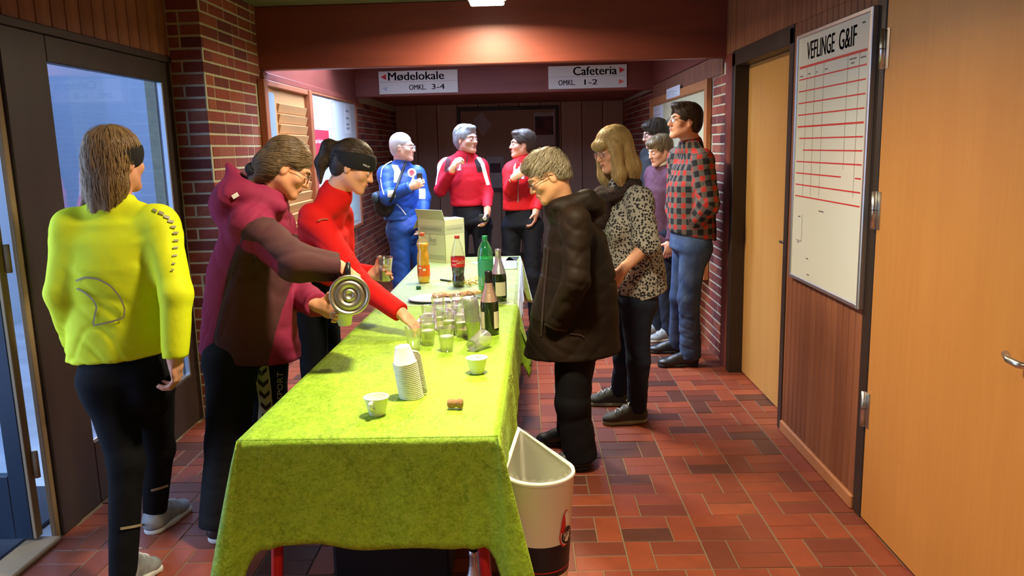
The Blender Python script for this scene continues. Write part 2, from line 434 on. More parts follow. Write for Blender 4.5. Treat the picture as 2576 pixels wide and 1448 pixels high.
obj('rosette', lathe([(.001, 0), (.027, 0), (.027, .006), (.020, .009), (.001, .009)], 24, Matrix.Translation((XR - .014, 2.060, .945))@Matrix.Rotation(-math.pi/2, 4, 'Y')), m_steel, hd)
# recessed door further on
struct(box('trim_10', (XR - .016, 4.13, 0), (XR + .10, 4.19, 2.10), m_dark, bevel=.003), 'dark near jamb of the recessed door')
struct(box('trim_11', (XR - .016, 5.25, 0), (XR + .10, 5.325, 2.10), m_dark, bevel=.003), 'dark far jamb of the recessed door')
struct(box('trim_12', (XR - .016, 4.13, 2.02), (XR + .10, 5.325, 2.115), m_dark, bevel=.003), 'dark head of the recessed door')
d3 = struct(box('door_3', (XR + .075, 4.19, .008), (XR + .115, 5.25, 2.02), m_vene2, bevel=.002), 'yellow veneered door in the dark recess', 'door')
hd = obj('door_handle', tube_me([(XR + .07, 4.26, 1.0), (XR + .03, 4.26, 1.0), (XR + .028, 4.28, 1.0), (XR + .028, 4.37, 1.0)], .009, 10), m_steel, d3)
struct(box('trim_13', (XR - .012, 5.327, 0), (XR + .2, 5.50, 2.11), m_redwood, bevel=.003), 'red timber trim between the recessed door and the bricks')
wr2 = struct(box('wall_right_far', (XR + .003, 5.50, 0), (1.60, YBK + .1, ZC), m_mortar), 'red brick wall behind the man in the checked shirt', 'wall')
holes_r = [(5.93, 8.62, .50, 2.11), (5.60, 8.60, 2.0, 2.6), (8.55, 12, 2.09, 2.6)]
R1 = [((XR - random.uniform(-.001, .0015), a, za), (XR + .03, b_, zb)) for (a, b_, za, zb) in brick_rects(1, 5.505, YBK, 0, 2.1, holes_r, off=.05)]
R1.sort(key=lambda q: q[0][1]); lay_bricks(wr2, R1, 300)
planks(wr2, 1, 5.60, 8.6, 2.0, 2.14, XR + .004, .045, -.014, m_plank, .005)
struct(box('trim_14', (XR - .014, 5.6, 2.145), (XR + .01, 8.6, ZC), m_redwood), 'red timber panel above the right notice board')

# beams, ceilings, skylight shaft, back wall
struct(box('trim_15', (XP - .2, YB1, 2.10), (XR + .2, YB1 + .10, ZC), m_redwood, bevel=.006), 'deep red timber beam across the corridor in front', 'beam')
struct(box('trim_16', (XP - .2, YB2, 2.105), (XR + .2, YB2 + .10, ZC + .02), m_redwood, bevel=.006), 'red timber beam carrying the two signs', 'beam')
struct(box('ceiling', (-2.12, -3.0, ZC), (1.60, YB1 + .1, ZC + .1), m_ceil), 'grey green board ceiling over the near corridor', 'ceiling')
struct(box('ceiling_far', (-2.12, YB2 + .1, 2.14), (1.60, YBK + .2, 2.24), m_redwood), 'lowered dark ceiling over the far corridor', 'ceiling')
sx0, sx1, sy0, sy1, sz = -1.72, .35, 5.85, 7.30, 3.42
sk = struct(box('ceiling_skylight', (sx1, YB1 + .1, ZC), (1.60, YB2 + .1, ZC + .1), m_ceil), 'ceiling around the skylight shaft between the beams', 'ceiling')
box('ceiling_strip', (-2.12, sy1, ZC), (sx1, YB2 + .1, ZC + .1), m_ceil, sk)
box('ceiling_strip', (-2.12, YB1 + .1, ZC), (sx1, sy0, ZC + .1), m_ceil, sk)
box('ceiling_strip', (-2.12, sy0, ZC), (sx0, sy1, ZC + .1), m_ceil, sk)
m_shaft = M('white_shaft_lining', (.75, .77, .8), .9)
for lo, hi in (((sx0 - .05, sy0 - .05, ZC), (sx0, sy1 + .05, sz)), ((sx1, sy0 - .05, ZC), (sx1 + .05, sy1 + .05, sz)), ((sx0, sy0 - .05, ZC), (sx1, sy0, sz)), ((sx0, sy1, ZC), (sx1, sy1 + .05, sz))):
    box('shaft_wall', lo, hi, m_shaft, sk)
w2 = struct(box('window_2', (sx0 - .05, sy0 - .05, sz), (sx1 + .05, sy0, sz + .06), m_alu), 'rooflight over the skylight shaft', 'window')
box('frame_bar', (sx0 - .05, sy1, sz), (sx1 + .05, sy1 + .05, sz + .06), m_alu, w2)
box('pane', (sx0, sy0, sz + .02), (sx1, sy1, sz + .03), m_glass, w2)
bw = struct(box('wall_back', (-2.12, YBK + .015, 0), (1.60, YBK + .2, 2.24), m_groove), 'dark brown panelled wall at the far end', 'wall')
planks(bw, 0, XP, XR, 0.06, 2.14, YBK + .015, .285, -.015, m_backw, .008, 'panel')
struct(box('baseboard_back', (XP, YBK - .012, 0), (XR, YBK + .002, .07), m_dark), 'dark skirting at the far end', 'baseboard')
tag(box('socket', at(1227, 583, YBK - .003) + [-.05, -.012, -.03], at(1227, 583, YBK - .003) + [.05, 0, .03], m_dark, bevel=.006), 'small dark wall socket low on the far panelled wall', 'socket')
struct(box('wall_behind', (-2.12, -3.2, 0), (1.60, -3.0, ZC), m_plank), 'boarded wall behind the camera', 'wall')
# ------------------------------------------------------------------ lamps
m_lampw = M('lamp_housing_white', (.8, .8, .76), .5)
m_lampe = M('lamp_diffuser', (1, .95, .85), .4, emit=((1.0, .93, .78), 6))
def ceiling_lamp(x, y, energy, label, spread=180, h=.062):
    t = thing('ceiling_lamp', label, 'lamp', (x, y, ZC), 'ceiling lamps along the corridor')
    box('housing', (x - .12, y - .12, ZC - h + .03), (x + .12, y + .12, ZC), m_lampw, t, .006)
    box('diffuser', (x - .105, y - .105, ZC - h), (x + .105, y + .105, ZC - h + .03), m_lampe, t, .012, 2)
    l_ = light('lamp_light', 'AREA', (x, y, ZC - h - .004), energy, WARM, .20, .20, spread=math.radians(spread)); l_.parent = t; l_.matrix_parent_inverse = Matrix.Translation((-x, -y, -ZC))
ceiling_lamp(-.21, 5.02, 60, 'lit square ceiling lamp just in front of the red beam', 168, .105)
ceiling_lamp(-.10, 2.62, 54, 'square ceiling lamp above the near end of the table', 140)
ceiling_lamp(.25, -.15, 54, 'square ceiling lamp above the camera', 125)

# ------------------------------------------------------------------ signs and boards
m_signw = M('sign_white_enamel', (.80, .82, .74), .35, spec=.5)
m_ink = M('black_print', (.03, .028, .028), .6)
m_inkg = M('grey_print', (.34, .35, .36), .6)
m_red = M('red_print', (.62, .03, .03), .55)
m_pink = M('pale_red_print', (.85, .16, .12), .55)
m_pale = M('faded_blue_print', (.50, .52, .66), .55)
def tri(name, org, w, h, left, mat, parent):
    x, y, z = org
    P = [(x, y, z + h/2), (x + w, y, z), (x + w, y, z + h)] if left else [(x, y, z), (x + w, y, z + h/2), (x, y, z + h)]
    return obj(name, mesh(P, [(0, 1, 2)]), mat, parent)
ux, uz, uy = np.array([1., 0, 0]), np.array([0, 0, 1.]), np.array([0, 1., 0])
ys = YB2 - .022
s1 = thing('direction_sign', 'white sign reading Mødelokale and OMKL. 3-4 with left arrows', 'sign', (-1.10, ys, 2.13), 'direction signs on the far beam')
box('sign_plate', (-1.518, ys, 2.128), (-.686, YB2 - .001, 2.362), m_signw, s1, .003)
box('divider', (-1.515, ys - .0015, 2.248), (-.689, ys, 2.2505), m_inkg, s1)
text('lettering', 'Mødelokale', (-1.415, ys - .001, 2.262), ux, uz, .585, .086, m_ink, s1, bold=.0028)
text('lettering', 'OMKL.', (-1.20, ys - .001, 2.165), ux, uz, .175, .052, m_ink, s1, bold=.0014)
text('lettering', '3-4', (-.962, ys - .001, 2.165), ux, uz, .135, .054, m_ink, s1, bold=.0014)
tri('arrow', (-1.495, ys - .001, 2.272), .058, .062, True, m_red, s1)
tri('arrow', (-1.485, ys - .001, 2.160), .052, .048, True, m_pale, s1)
s2 = thing('direction_sign', 'white sign reading Cafeteria and OMKL. 1-2 with right arrows', 'sign', (.67, ys, 2.14), 'direction signs on the far beam')
box('sign_plate', (.263, ys, 2.132), (1.083, YB2 - .001, 2.366), m_signw, s2, .003)
box('divider', (.266, ys - .0015, 2.252), (1.080, ys, 2.2545), m_inkg, s2)
text('lettering', 'Cafeteria', (.525, ys - .001, 2.266), ux, uz, .452, .086, m_ink, s2, bold=.0028)
text('lettering', 'OMKL.', (.368, ys - .001, 2.168), ux, uz, .172, .054, m_ink, s2, bold=.0014)
text('lettering', '1-2', (.640, ys - .001, 2.168), ux, uz, .135, .055, m_ink, s2, bold=.0014)
tri('arrow', (1.005, ys - .001, 2.278), .056, .060, False, m_red, s2)
tri('arrow', (1.000, ys - .001, 2.168), .054, .048, False, m_pink, s2)

# whiteboard on the right wall
m_wb = M('whiteboard_enamel', (.80, .82, .72), .18, spec=.5, var=(2.5, .2, (.74, .76, .68)))
m_fine = M('fine_dark_line', (.18, .14, .16), .6)
xb = XR - .031
wb = thing('whiteboard', 'tall aluminium framed whiteboard headed VEFLINGE G&IF', 'whiteboard', (XR - .02, 3.59, .86))
box('board', (XR - .029, 3.19, .88), (XR - .0105, 4.01, 2.025), m_wb, wb)
for lo, hi in (((XR - .036, 3.168, .865), (XR - .0105, 3.19, 2.041)), ((XR - .036, 4.01, .865), (XR - .0105, 4.030, 2.041)),
               ((XR - .036, 3.19, .865), (XR - .0105, 4.01, .884)), ((XR - .036, 3.19, 2.022), (XR - .0105, 4.01, 2.041))):
    box('frame_edge', lo, hi, m_alu, wb, .003)
vy = np.array([0, -1., 0])
text('lettering', 'VEFLINGE', (XR - .0298, 3.890, 1.914), vy, uz, .335, .082, m_ink, wb, bold=.0022)
text('lettering', 'G&IF', (XR - .0298, 3.505, 1.914), vy, uz, .18, .082, m_ink, wb, bold=.0022)
quad('dash', (XR - .0298, 3.275, 1.99), vy, uz, .03, .006, m_ink, wb)
def hline(ya, yb, z, h, mat): quad('ruled_line', (XR - .0296, ya, z - h/2), vy, uz, ya - yb, h, mat, wb)
hline(3.985, 3.215, 1.886, .011, m_red)
for i in range(11):
    z = 1.830 - i*(1.830 - 1.277)/10
    ya = {5: 3.955, 6: 3.90}.get(i, 3.985)
    if i == 8: hline(ya, 3.42, z, .006, m_red); hline(3.275, 3.215, z, .006, m_red); continue
    hline(ya, 3.215, z, .006 if i != 4 else .008, m_red)
for y_, zb in ((3.882, 1.28), (3.778, 1.29), (3.669, 1.29), (3.403, 1.42), (3.288, 1.31)):
    quad('column_line', (XR - .0294, y_, zb), vy, uz, .0028, 1.884 - zb, m_fine, wb)
for y_, z_, w_ in ((3.975, 1.842, .04), (3.865, 1.846, .03), (3.765, 1.846, .018), (3.655, 1.848, .035), (3.385, 1.862, .07), (3.37, 1.845, .035), (3.275, 1.858, .05), (3.66, 1.222, .06), (3.93, 1.175, .03), (3.80, .985, .03), (3.78, .91, .03), (3.93, 1.05, .025)):
    quad('small_print', (XR - .0298, y_, z_), vy, uz, w_, .006, m_fine, wb)
quad('ruled_line', (XR - .0296, 3.875, 1.06), vy, uz, .003, .13, m_fine, wb)
quad('ruled_line', (XR - .0296, 3.95, 1.06), vy, uz, .075, .003, m_fine, wb)

# letter rack and notice boards
m_rack = M('orange_rack_wood', (.50, .24, .085), .45, var=(8, .4, (.38, .17, .06)), stretch=(1, .1, 1))
m_frame = M('red_brown_frame', (.34, .105, .042), .45, var=(8, .4, (.24, .065, .03)))
rk = thing('letter_rack', 'orange wooden rack with sloping slots and a mirror on the brick wall', 'rack', (XP, 6.0, .76))
box('back_panel', (XP + .001, 5.50, .78), (XP + .012, 6.53, 2.03), m_rack, rk)
box('post', (XP + .001, 5.43, .76), (XP + .05, 5.50, 2.04), m_frame, rk, .004)
box('post', (XP + .001, 6.53, .76), (XP + .06, 6.61, 2.04), m_frame, rk, .004)
box('rail', (XP + .001, 5.50, 2.0), (XP + .045, 6.53, 2.04), m_frame, rk, .004)
box('rail', (XP + .001, 5.50, .76), (XP + .045, 6.53, .79), m_frame, rk, .004)
m_mirror = M('mirror_plate', (.42, .52, .60), .3, metal=.4)
box('mirror', (XP + .012, 5.535, 1.50), (XP + .018, 5.73, 1.965), m_mirror, rk, .004)
for i in range(15):
    z = 1.90 - i*.073
    if z < .84: break
    P = [(XP + .012, 5.79, z), (XP + .012, 6.52, z), (XP + .034, 6.52, z - .006), (XP + .034, 5.79, z - .006),
         (XP + .012, 5.79, z - .064), (XP + .012, 6.52, z - .064), (XP + .016, 6.52, z - .064), (XP + .016, 5.79, z - .064)]
    obj('slot', mesh(P, [(0, 1, 2, 3)[::-1], (3, 2, 6, 7)[::-1], (4, 5, 1, 0)[::-1], (7, 6, 5, 4)[::-1], (0, 3, 7, 4)[::-1], (1, 5, 6, 2)[::-1]]), m_rack, rk)
m_pin = M('pale_pinboard', (.62, .63, .62), .8, bump=(150, .3, .001))
nb = thing('notice_board', 'pale pinboard with posters on the left brick wall', 'notice board', (XP, 7.56, .76))
box('board', (XP + .001, 6.62, .80), (XP + .014, 8.45, 2.03), m_pin, nb)
for lo, hi in (((XP + .001, 8.45, .77), (XP + .03, 8.49, 2.04)), ((XP + .001, 6.61, .77), (XP + .03, 8.45, .80)), ((XP + .001, 6.61, 2.025), (XP + .03, 8.45, 2.045))):
    box('frame_edge', lo, hi, m_frame, nb, .003)
m_paper = M('white_paper', (.82, .83, .82), .7)
m_paperb = M('pale_blue_map_print', (.45, .55, .66), .6, var=[(4, .7, (.70, .76, .82)), (14, .4, (.35, .48, .62))])
m_paperg = M('pale_green_paper', (.55, .72, .70), .7)
m_posterr = M('red_poster', (.62, .035, .06), .5)
xpb = XP + .0142
def paper(y0, y1, z0, z1, mat, label, cat='paper', off=0.0):
    o = quad('pinned_paper', (xpb + off, y0, z0), uy, uz, y1 - y0, z1 - z0, mat, None, .0006); return tag(o, label, cat)
p_ = paper(6.66, 7.25, 1.765, 2.015, m_paper, 'white poster with a pale blue map pinned at the left of the pinboard', 'poster', .001)
quad('map_print', (xpb + .0014, 6.69, 1.80), uy, uz, .53, .17, m_paperb, p_)
quad('heading_print', (xpb + .0014, 6.72, 1.985), uy, uz, .30, .014, m_inkg, p_)
p_ = paper(6.69, 7.26, 1.16, 1.735, m_posterr, 'red poster reading Støt lokalsporten with white figures', 'poster', .001)
text('lettering', 'Støt lokalsporten', (xpb + .0016, 6.73, 1.61), uy, uz, .49, .050, m_paper, p_)
m_fig = M('poster_figure_print', (.75, .78, .86), .6, var=(14, .6, (.35, .40, .62)))
m_figs = M('poster_skin_print', (.72, .45, .34), .6)
for i in range(5):
    y0 = 6.81 + i*.085; z0 = 1.24 + (i % 2)*.03
    pts = [(0, 0), (.085, 0), (.09, .17), (.06, .20), (.03, .20), (-.005, .17)]
    f_ = obj('figure_print', mesh([(xpb + .0018 + i*.0002, y0 + a, z0 + b_) for a, b_ in pts], [tuple(range(6))]), m_fig, p_)
    obj('figure_head_print', mesh([(xpb + .002 + i*.0002, y0 + .045 + .022*math.cos(k*math.pi/5), z0 + .232 + .028*math.sin(k*math.pi/5)) for k in range(10)], [tuple(range(10))]), m_figs, f_)
p_ = paper(7.36, 7.52, 1.74, 2.02, m_paper, 'narrow printed list pinned in the middle of the pinboard', 'paper', .001)
quad('heading_print', (xpb + .0014, 7.42, 1.985), uy, uz, .06, .018, m_inkg, p_)
for i in range(9): quad('print_line', (xpb + .0014, 7.38, 1.95 - i*.024), uy, uz, .12, .006, m_inkg, p_)
p_ = paper(7.93, 8.22, 1.72, 2.01, m_paper, 'white printed sheet pinned at the right of the pinboard', 'paper', .001)
for z in (1.93, 1.86, 1.80, 1.76): quad('print_block', (xpb + .0014, 8.0, z), uy, uz, .14, .022, m_inkg, p_)
paper(7.55, 7.80, 1.0, 1.36, m_paper, 'white sheet low on the pinboard beside the red sleeve', 'paper', .001)
paper(7.98, 8.30, .92, 1.12, m_paperg, 'pale green leaflet low on the pinboard, upper of two', 'leaflet', .002)
paper(7.98, 8.30, .84, .915, m_paperg, 'pale green leaflet low on the pinboard, lower of two', 'leaflet', .003)

m_cork = M('cream_pinboard', (.60, .52, .30), .85, var=(60, .3, (.5, .42, .24)))
m_orw = M('orange_timber_frame', (.50, .19, .065), .4, var=(10, .4, (.38, .13, .045)), stretch=(1, .2, 1))
nb2 = thing('notice_board', 'cream pinboard in an orange wooden frame behind the man in the checked shirt', 'notice board', (XR, 7.2, .52))
box('board', (XR - .014, 6.02, .58), (XR - .001, 8.55, 1.93), m_cork, nb2)
for lo, hi in (((XR - .04, 5.94, .52), (XR - .001, 6.02, 2.0)), ((XR - .04, 8.55, .52), (XR - .001, 8.62, 2.0)), ((XR - .035, 6.02, 1.93), (XR - .001, 8.55, 2.0)), ((XR - .035, 6.02, .52), (XR - .001, 8.55, .58))):
    box('frame_edge', lo, hi, m_orw, nb2, .004)
def paper_r(y0, y1, z0, z1, label, x=XR - .0145):
    o = tag(quad('pinned_paper', (x, y1, z0), vy, uz, y1 - y0, z1 - z0, m_paper, None, .0006), label, 'paper')
    for i in range(5): quad('print_line', (x - .0006, y1 - .04, z1 - .035 - i*(z1 - z0)*.16), vy, uz, (y1 - y0)*(.55 + .2*(i % 2)), .005, m_inkg, o)
    return o
o = paper_r(6.97, 7.62, 1.945, 2.035, 'white label taped over the top frame of the cream pinboard', XR - .0362)
paper_r(7.92, 8.50, 1.58, 1.915, 'white sheet pinned at the far end of the cream pinboard')

fb = thing('notice_board', 'dark framed brown pinboard on the far panelled wall', 'notice board', (-.2, YBK, .95))
m_fbr = M('brown_pinboard', (.34, .22, .145), .8, var=(5, .3, (.27, .17, .11)))
ybk = YBK - .002
box('board', (-.88, ybk - .018, .97), (.44, ybk, 2.05), m_fbr, fb)
for lo, hi in (((-.915, ybk - .04, .94), (-.875, ybk, 2.09)), ((.435, ybk - .04, .94), (.475, ybk, 2.09)), ((-.875, ybk - .04, 2.045), (.435, ybk, 2.09)), ((-.875, ybk - .04, .94), (.435, ybk, .985))):
    box('frame_edge', lo, hi, m_dark, fb, .004)
m_dimp = M('faded_grey_poster', (.42, .38, .36), .7, var=(6, .5, (.28, .25, .23)))
m_dimk = M('dark_poster_print', (.03, .025, .03), .7, var=(7, .8, (.16, .05, .05)))
def paper_b(x0, x1, z0, z1, mat, label, cat='poster'):
    return tag(quad('pinned_poster', (x0, ybk - .020, z0), ux, uz, x1 - x0, z1 - z0, mat, None, .0008), label, cat)
c_ = np.array([-.60, ybk - .0205, 1.86])
tag(obj('pinned_poster', mesh([c_ + [-.11, 0, .06], c_ + [.02, 0, -.16], c_ + [.15, 0, -.02], c_ + [.02, 0, .17], c_ + [-.11, .0006, .06], c_ + [.02, .0006, -.16], c_ + [.15, .0006, -.02], c_ + [.02, .0006, .17]], [(0, 1, 2, 3), (7, 6, 5, 4), (0, 4, 5, 1), (1, 5, 6, 2), (2, 6, 7, 3), (3, 7, 4, 0)]), m_dimp), 'tilted grey poster on the far pinboard above the middle red jacket', 'poster')
p_ = paper_b(.13, .42, 1.56, 2.0, m_dimp, 'grey poster with a dark print at the right of the far pinboard')
quad('poster_print', (.15, ybk - .0213, 1.70), ux, uz, .25, .25, m_dimk, p_)
p_ = paper_b(-.53, -.30, 1.0, 1.42, m_dimp, 'grey sheet with a dark photograph low on the far pinboard')
quad('poster_print', (-.49, ybk - .0213, 1.20), ux, uz, .15, .13, m_dimk, p_)

# ------------------------------------------------------------------ tables and cloths
m_redtube = M('red_painted_steel', (.50, .012, .014), .35, spec=.5)
m_ttop = M('table_laminate', (.45, .42, .38), .5)
def velvet(name, sheen_t, rough, spec, base=(.25, .49, .010), sh=.5, coat=0.0):
    m = M(name, base, rough, spec=spec, sheen=sh, coat=coat, coat_r=.38, sheen_t=sheen_t, var=[(5, .75, (.15, .28, .008)), (14, .65, (.38, .64, .025)), (34, .55, (.12, .21, .007)), (70, .55, (.50, .72, .08))], bump=[(9, .35, .014), (38, .35, .006), (120, .25, .003)], stretch=(1, .55, 1))
    for n_ in m.node_tree.nodes:
        if n_.type == 'TEX_NOISE': n_.inputs['Distortion'].default_value = 1.8
    return m
m_velvet = velvet('lime_crushed_velvet', (.7, 1.0, .15), .55, .30, sh=.22)
m_velvet_daylit = velvet('lime_velvet_daylit', (.9, 1.0, 1.0), .40, 1.0, (.36, .55, .06), 1.0, .7)  # same lime cloth; paler base and whitish sheen imitate bleaching by daylight
def trestle(corners, label):
    c = np.mean(corners, axis=0)
    t = thing('folding_table', label, 'table', (c[0], c[1], 0), 'folding tables under the green cloths')
    P = [(x, y, .70) for x, y in corners] + [(x, y, .73) for x, y in corners]
    obj('tabletop', mesh(P, [(3, 2, 1, 0), (4, 5, 6, 7), (0, 1, 5, 4), (1, 2, 6, 5), (2, 3, 7, 6), (3, 0, 4, 7)]), m_ttop, t)
    for i, (x, y) in enumerate(corners):
        d = np.array([c[0] - x, c[1] - y]); sx = np.sign(d[0]); sy = np.sign(d[1])
        obj('leg', tube_me([(x + sx*.07, y + sy*.10, .70), (x + sx*.025, y + sy*.06, 0)], .018, 10), m_redtube, t)
    for sgn in (0, 2):
        a, b_ = corners[sgn], corners[sgn + 1]
        ya = a[1] + np.sign(c[1] - a[1])*.09
        obj('stretcher', tube_me([(a[0] + np.sign(c[0] - a[0])*.055, ya, .45), (b_[0] + np.sign(c[0] - b_[0])*.055, ya, .45)], .011, 8), m_redtube, t)
    return t
NEAR = [(-.85, 2.17), (-.095, 2.165), (-.058, 4.088), (-.798, 4.10)]
FAR = [(-.80, 4.11), (-.060, 4.098), (-.052, 5.965), (-.79, 5.98)]
def shrink(cs, d):
    c = np.mean(cs, axis=0); return [(x + np.sign(c[0] - x)*d, y + np.sign(c[1] - y)*d) for x, y in cs]
trestle(shrink(NEAR, .012), 'folding table with red tube legs at the near end')
trestle(shrink(FAR, .012), 'folding table with red tube legs at the far end')
def cloth(name, cs, drops, corner_drop, label, mat, seed, skip_sides=(), short=.03, flare=(.0, .0, .0, .0)):
    """drops: hanging length of each side (0 front, 1 right, 2 back, 3 left)"""
    r_ = np.random.default_rng(seed); cs = [np.array(c, float) for c in cs]
    z0 = .7345; ring = []     # (edge point, outward normal, drop, corner factor)
    nrmls = []
    for i in range(4):
        e = nrm(cs[(i + 1) % 4] - cs[i]); nrmls.append(np.array([e[1], -e[0]]))
    seg = [46, 90, 46, 90]
    for i in range(4):
        a, b_ = cs[i], cs[(i + 1) % 4]
        n0, n1 = nrmls[i - 1], nrmls[i]
        for k in range(9):   # corner fan
            f = k/9; th = f*math.pi/2; n = nrm(n0*math.cos(th) + n1*math.sin(th))
            dr = drops[i - 1]*(1 - f) + drops[i]*f
            cf = .40 + .60*math.sin(math.pi*f)
            big = min(drops[i - 1], drops[i]) > .1
            ring.append((a, n, dr + ((.09 + (corner_drop - .09)*(cf - .4)/.6) if big else .09*(1 - f if drops[i - 1] > .1 else f if drops[i] > .1 else 0)), cf, i))
        for k in range(seg[i]):
            f = k/seg[i]; L_ = np.linalg.norm(b_ - a)
            ce = max(0, 1 - min(f, 1 - f)*L_/.07)
            ring.append((a + (b_ - a)*f, n1, drops[i] + .09*ce**3*(drops[i] > .1), 0.40*ce*ce + .16*math.exp(-((min(f, 1 - f)*L_ - .075)/.018)**2)*(drops[i] > .1) - .05*math.exp(-((min(f, 1 - f)*L_ - .11)/.02)**2)*(drops[i] > .1), i))
    n = len(ring); T = 16; V = []; Fc = []
    ph = r_.uniform(0, 6.28, 6); s = 0.0; prev = ring[0][0]
    for j in range(T + 1):
        t = j/T; s = 0.0; prev = ring[0][0]
        for q, (p, nn, dr, cf, side) in enumerate(ring):
            s += float(np.linalg.norm(p - prev)); prev = p
            w = .5*math.sin(s*13 + ph[0]) + .3*math.sin(s*23 + ph[1] + 2*t) + .35*math.sin(s*5.3 + ph[2])
            wave_dr = .007*math.sin(s*9 + ph[3]) + .008*math.sin(s*21 + ph[4])
            z = z0 - t*(dr + wave_dr*(dr > .1)) if j else z0
            rn = min(1, t*8)
            out = .004*rn + t*dr*(.03 + .05*max(0, w)) + t*.25*cf*dr + flare[side]*t*t*cf
            V.append((p[0] + nn[0]*out, p[1] + nn[1]*out, z - .004*rn*(j > 0)))
    for j in range(T):
        for q in range(n):
            k = (q + 1) % n; Fc.append((j*n + q, (j + 1)*n + q, (j + 1)*n + k, j*n + k))
    # the lying sheet with faint creases
    G1, G2 = 34, 80; o = len(V)
    for a in range(G1 + 1):
        for b_ in range(G2 + 1):
            u, v = a/G1, b_/G2
            p = (cs[0]*(1 - u) + cs[1]*u)*(1 - v) + (cs[3]*(1 - u) + cs[2]*u)*v
            edge = min(u, 1 - u, v*2.5, (1 - v)*2.5)
            h = .0012*math.sin(v*60 + 3*math.sin(u*5)) + .0026*math.exp(-((v - .38)/.008)**2) + .002*math.exp(-((u - .33)/.01)**2)
            V.append((p[0], p[1], z0 + max(0, h)*min(1, edge*20)))
    for a in range(G1):
        for b_ in range(G2):
            q = o + a*(G2 + 1) + b_; Fc.append((q, q + G2 + 1, q + G2 + 2, q + 1))
    ob = obj(name, mesh(V, Fc, True), mat)
    so = ob.modifiers.new('thick', 'SOLIDIFY'); so.thickness = .0015; so.offset = 1.0
    return tag(ob, label, 'tablecloth', 'green velvet tablecloths')
cloth('tablecloth', NEAR, (.322, .30, .02, .30), .20, 'lime green crushed velvet cloth hanging over the near table end', m_velvet, 3)
cloth('tablecloth', FAR, (.02, .26, .26, .26), .12, 'lime green velvet cloth on the far table, under the bottles and carton', m_velvet_daylit, 5)
ZT = .7372

# ------------------------------------------------------------------ things on the table
m_plw = M('white_polystyrene_cup', (.80, .78, .68), .45, spec=.35, sss=.0)
m_clear = clear_mat('clear_cup_plastic', (.985, .99, .985), .18, .06, .03, (1, 1, 1))
m_clear2 = clear_mat('stacked_cup_plastic', (.95, .96, .95), .20, .10, .14, (.95, .97, .93))
m_wine = clear_mat('sparkling_wine', (.98, .96, .74), .12, .05, .05, (1, .95, .7))
m_glint = M('white_glint', (.96, .96, .93), .6)  # white stands in for the bright reflection on top of the wine
def cup_white_me():
    prof = [(.0005, .0), (.0235, .0), (.0250, .002), (.0375, .0545), (.0405, .0560), (.0405, .0590), (.0378, .0592), (.0368, .0560), (.0240, .004), (.0005, .004)]
    return lathe(prof, 28, caps=False)
def handle_me():
    pts = [(.034, 0, .0535), (.051, 0, .0525), (.054, 0, .044), (.048, 0, .032), (.030, 0, .024)]
    me = tube_me(pts, .0028, 8); 
    for v in me.vertices: v.co.y *= 2.4
    return me
cupA, hanA = cup_white_me(), handle_me()
cupA.materials.append(m_plw); hanA.materials.append(m_plw)
ORD = ['topmost', 'second', 'third', 'fourth', 'fifth', 'sixth', 'seventh', 'eighth', 'ninth', 'tenth', 'eleventh', 'twelfth', 'thirteenth', 'fourteenth', 'fifteenth', 'sixteenth', 'seventeenth', 'eighteenth', 'nineteenth', 'twentieth']
def white_cup(loc, rz, label, group, flip=False, tilt=(0, 0)):
    o = bpy.data.objects.new('coffee_cup', cupA); col.objects.link(o)
    o.location = tuple(map(float, loc)); o.rotation_euler = (math.pi + tilt[0] if flip else tilt[0], tilt[1], rz)
    h = bpy.data.objects.new('handle', hanA); col.objects.link(h); h.parent = o
    return tag(o, label, 'cup', group)
white_cup((-.480, 2.372, ZT), math.radians(-100), 'white plastic coffee cup standing alone nearest the camera', 'white plastic coffee cups')
white_cup((-.193, 2.815, ZT), math.radians(85), 'white plastic coffee cup on the right near the table edge', 'white plastic coffee cups')
NST = 20
for i in range(NST):
    k = i/(NST - 1)
    lb = 'white upside-down coffee cup, ' + (ORD[NST - 1 - i] + ' of the white stack' if i == NST - 1 else ORD[NST - 1 - i] + ' from the top of the white stack')
    white_cup((-.397 - .022*k, 2.545, ZT + .0595 + i*.0061), math.radians(25), lb, 'stacked white coffee cups' , True, (0, -.10*k))
m_corkm = M('champagne_cork', (.42, .22, .09), .8, var=(60, .6, (.28, .13, .05)), bump=(90, .5, .003))
ck = lathe([(.0005, 0), (.0125, 0), (.014, .003), (.0145, .018), (.0120, .024), (.0115, .028), (.0155, .034), (.0160, .042), (.0125, .0475), (.0005, .048)], 20,
           Matrix.Translation((-.262, 2.418, ZT + .016))@Matrix.Rotation(math.radians(-8), 4, 'Z')@Matrix.Rotation(math.radians(88), 4, 'Y'), caps=False)
tag(obj('champagne_cork', ck, m_corkm), 'mushroom shaped champagne cork lying on the green cloth', 'cork')

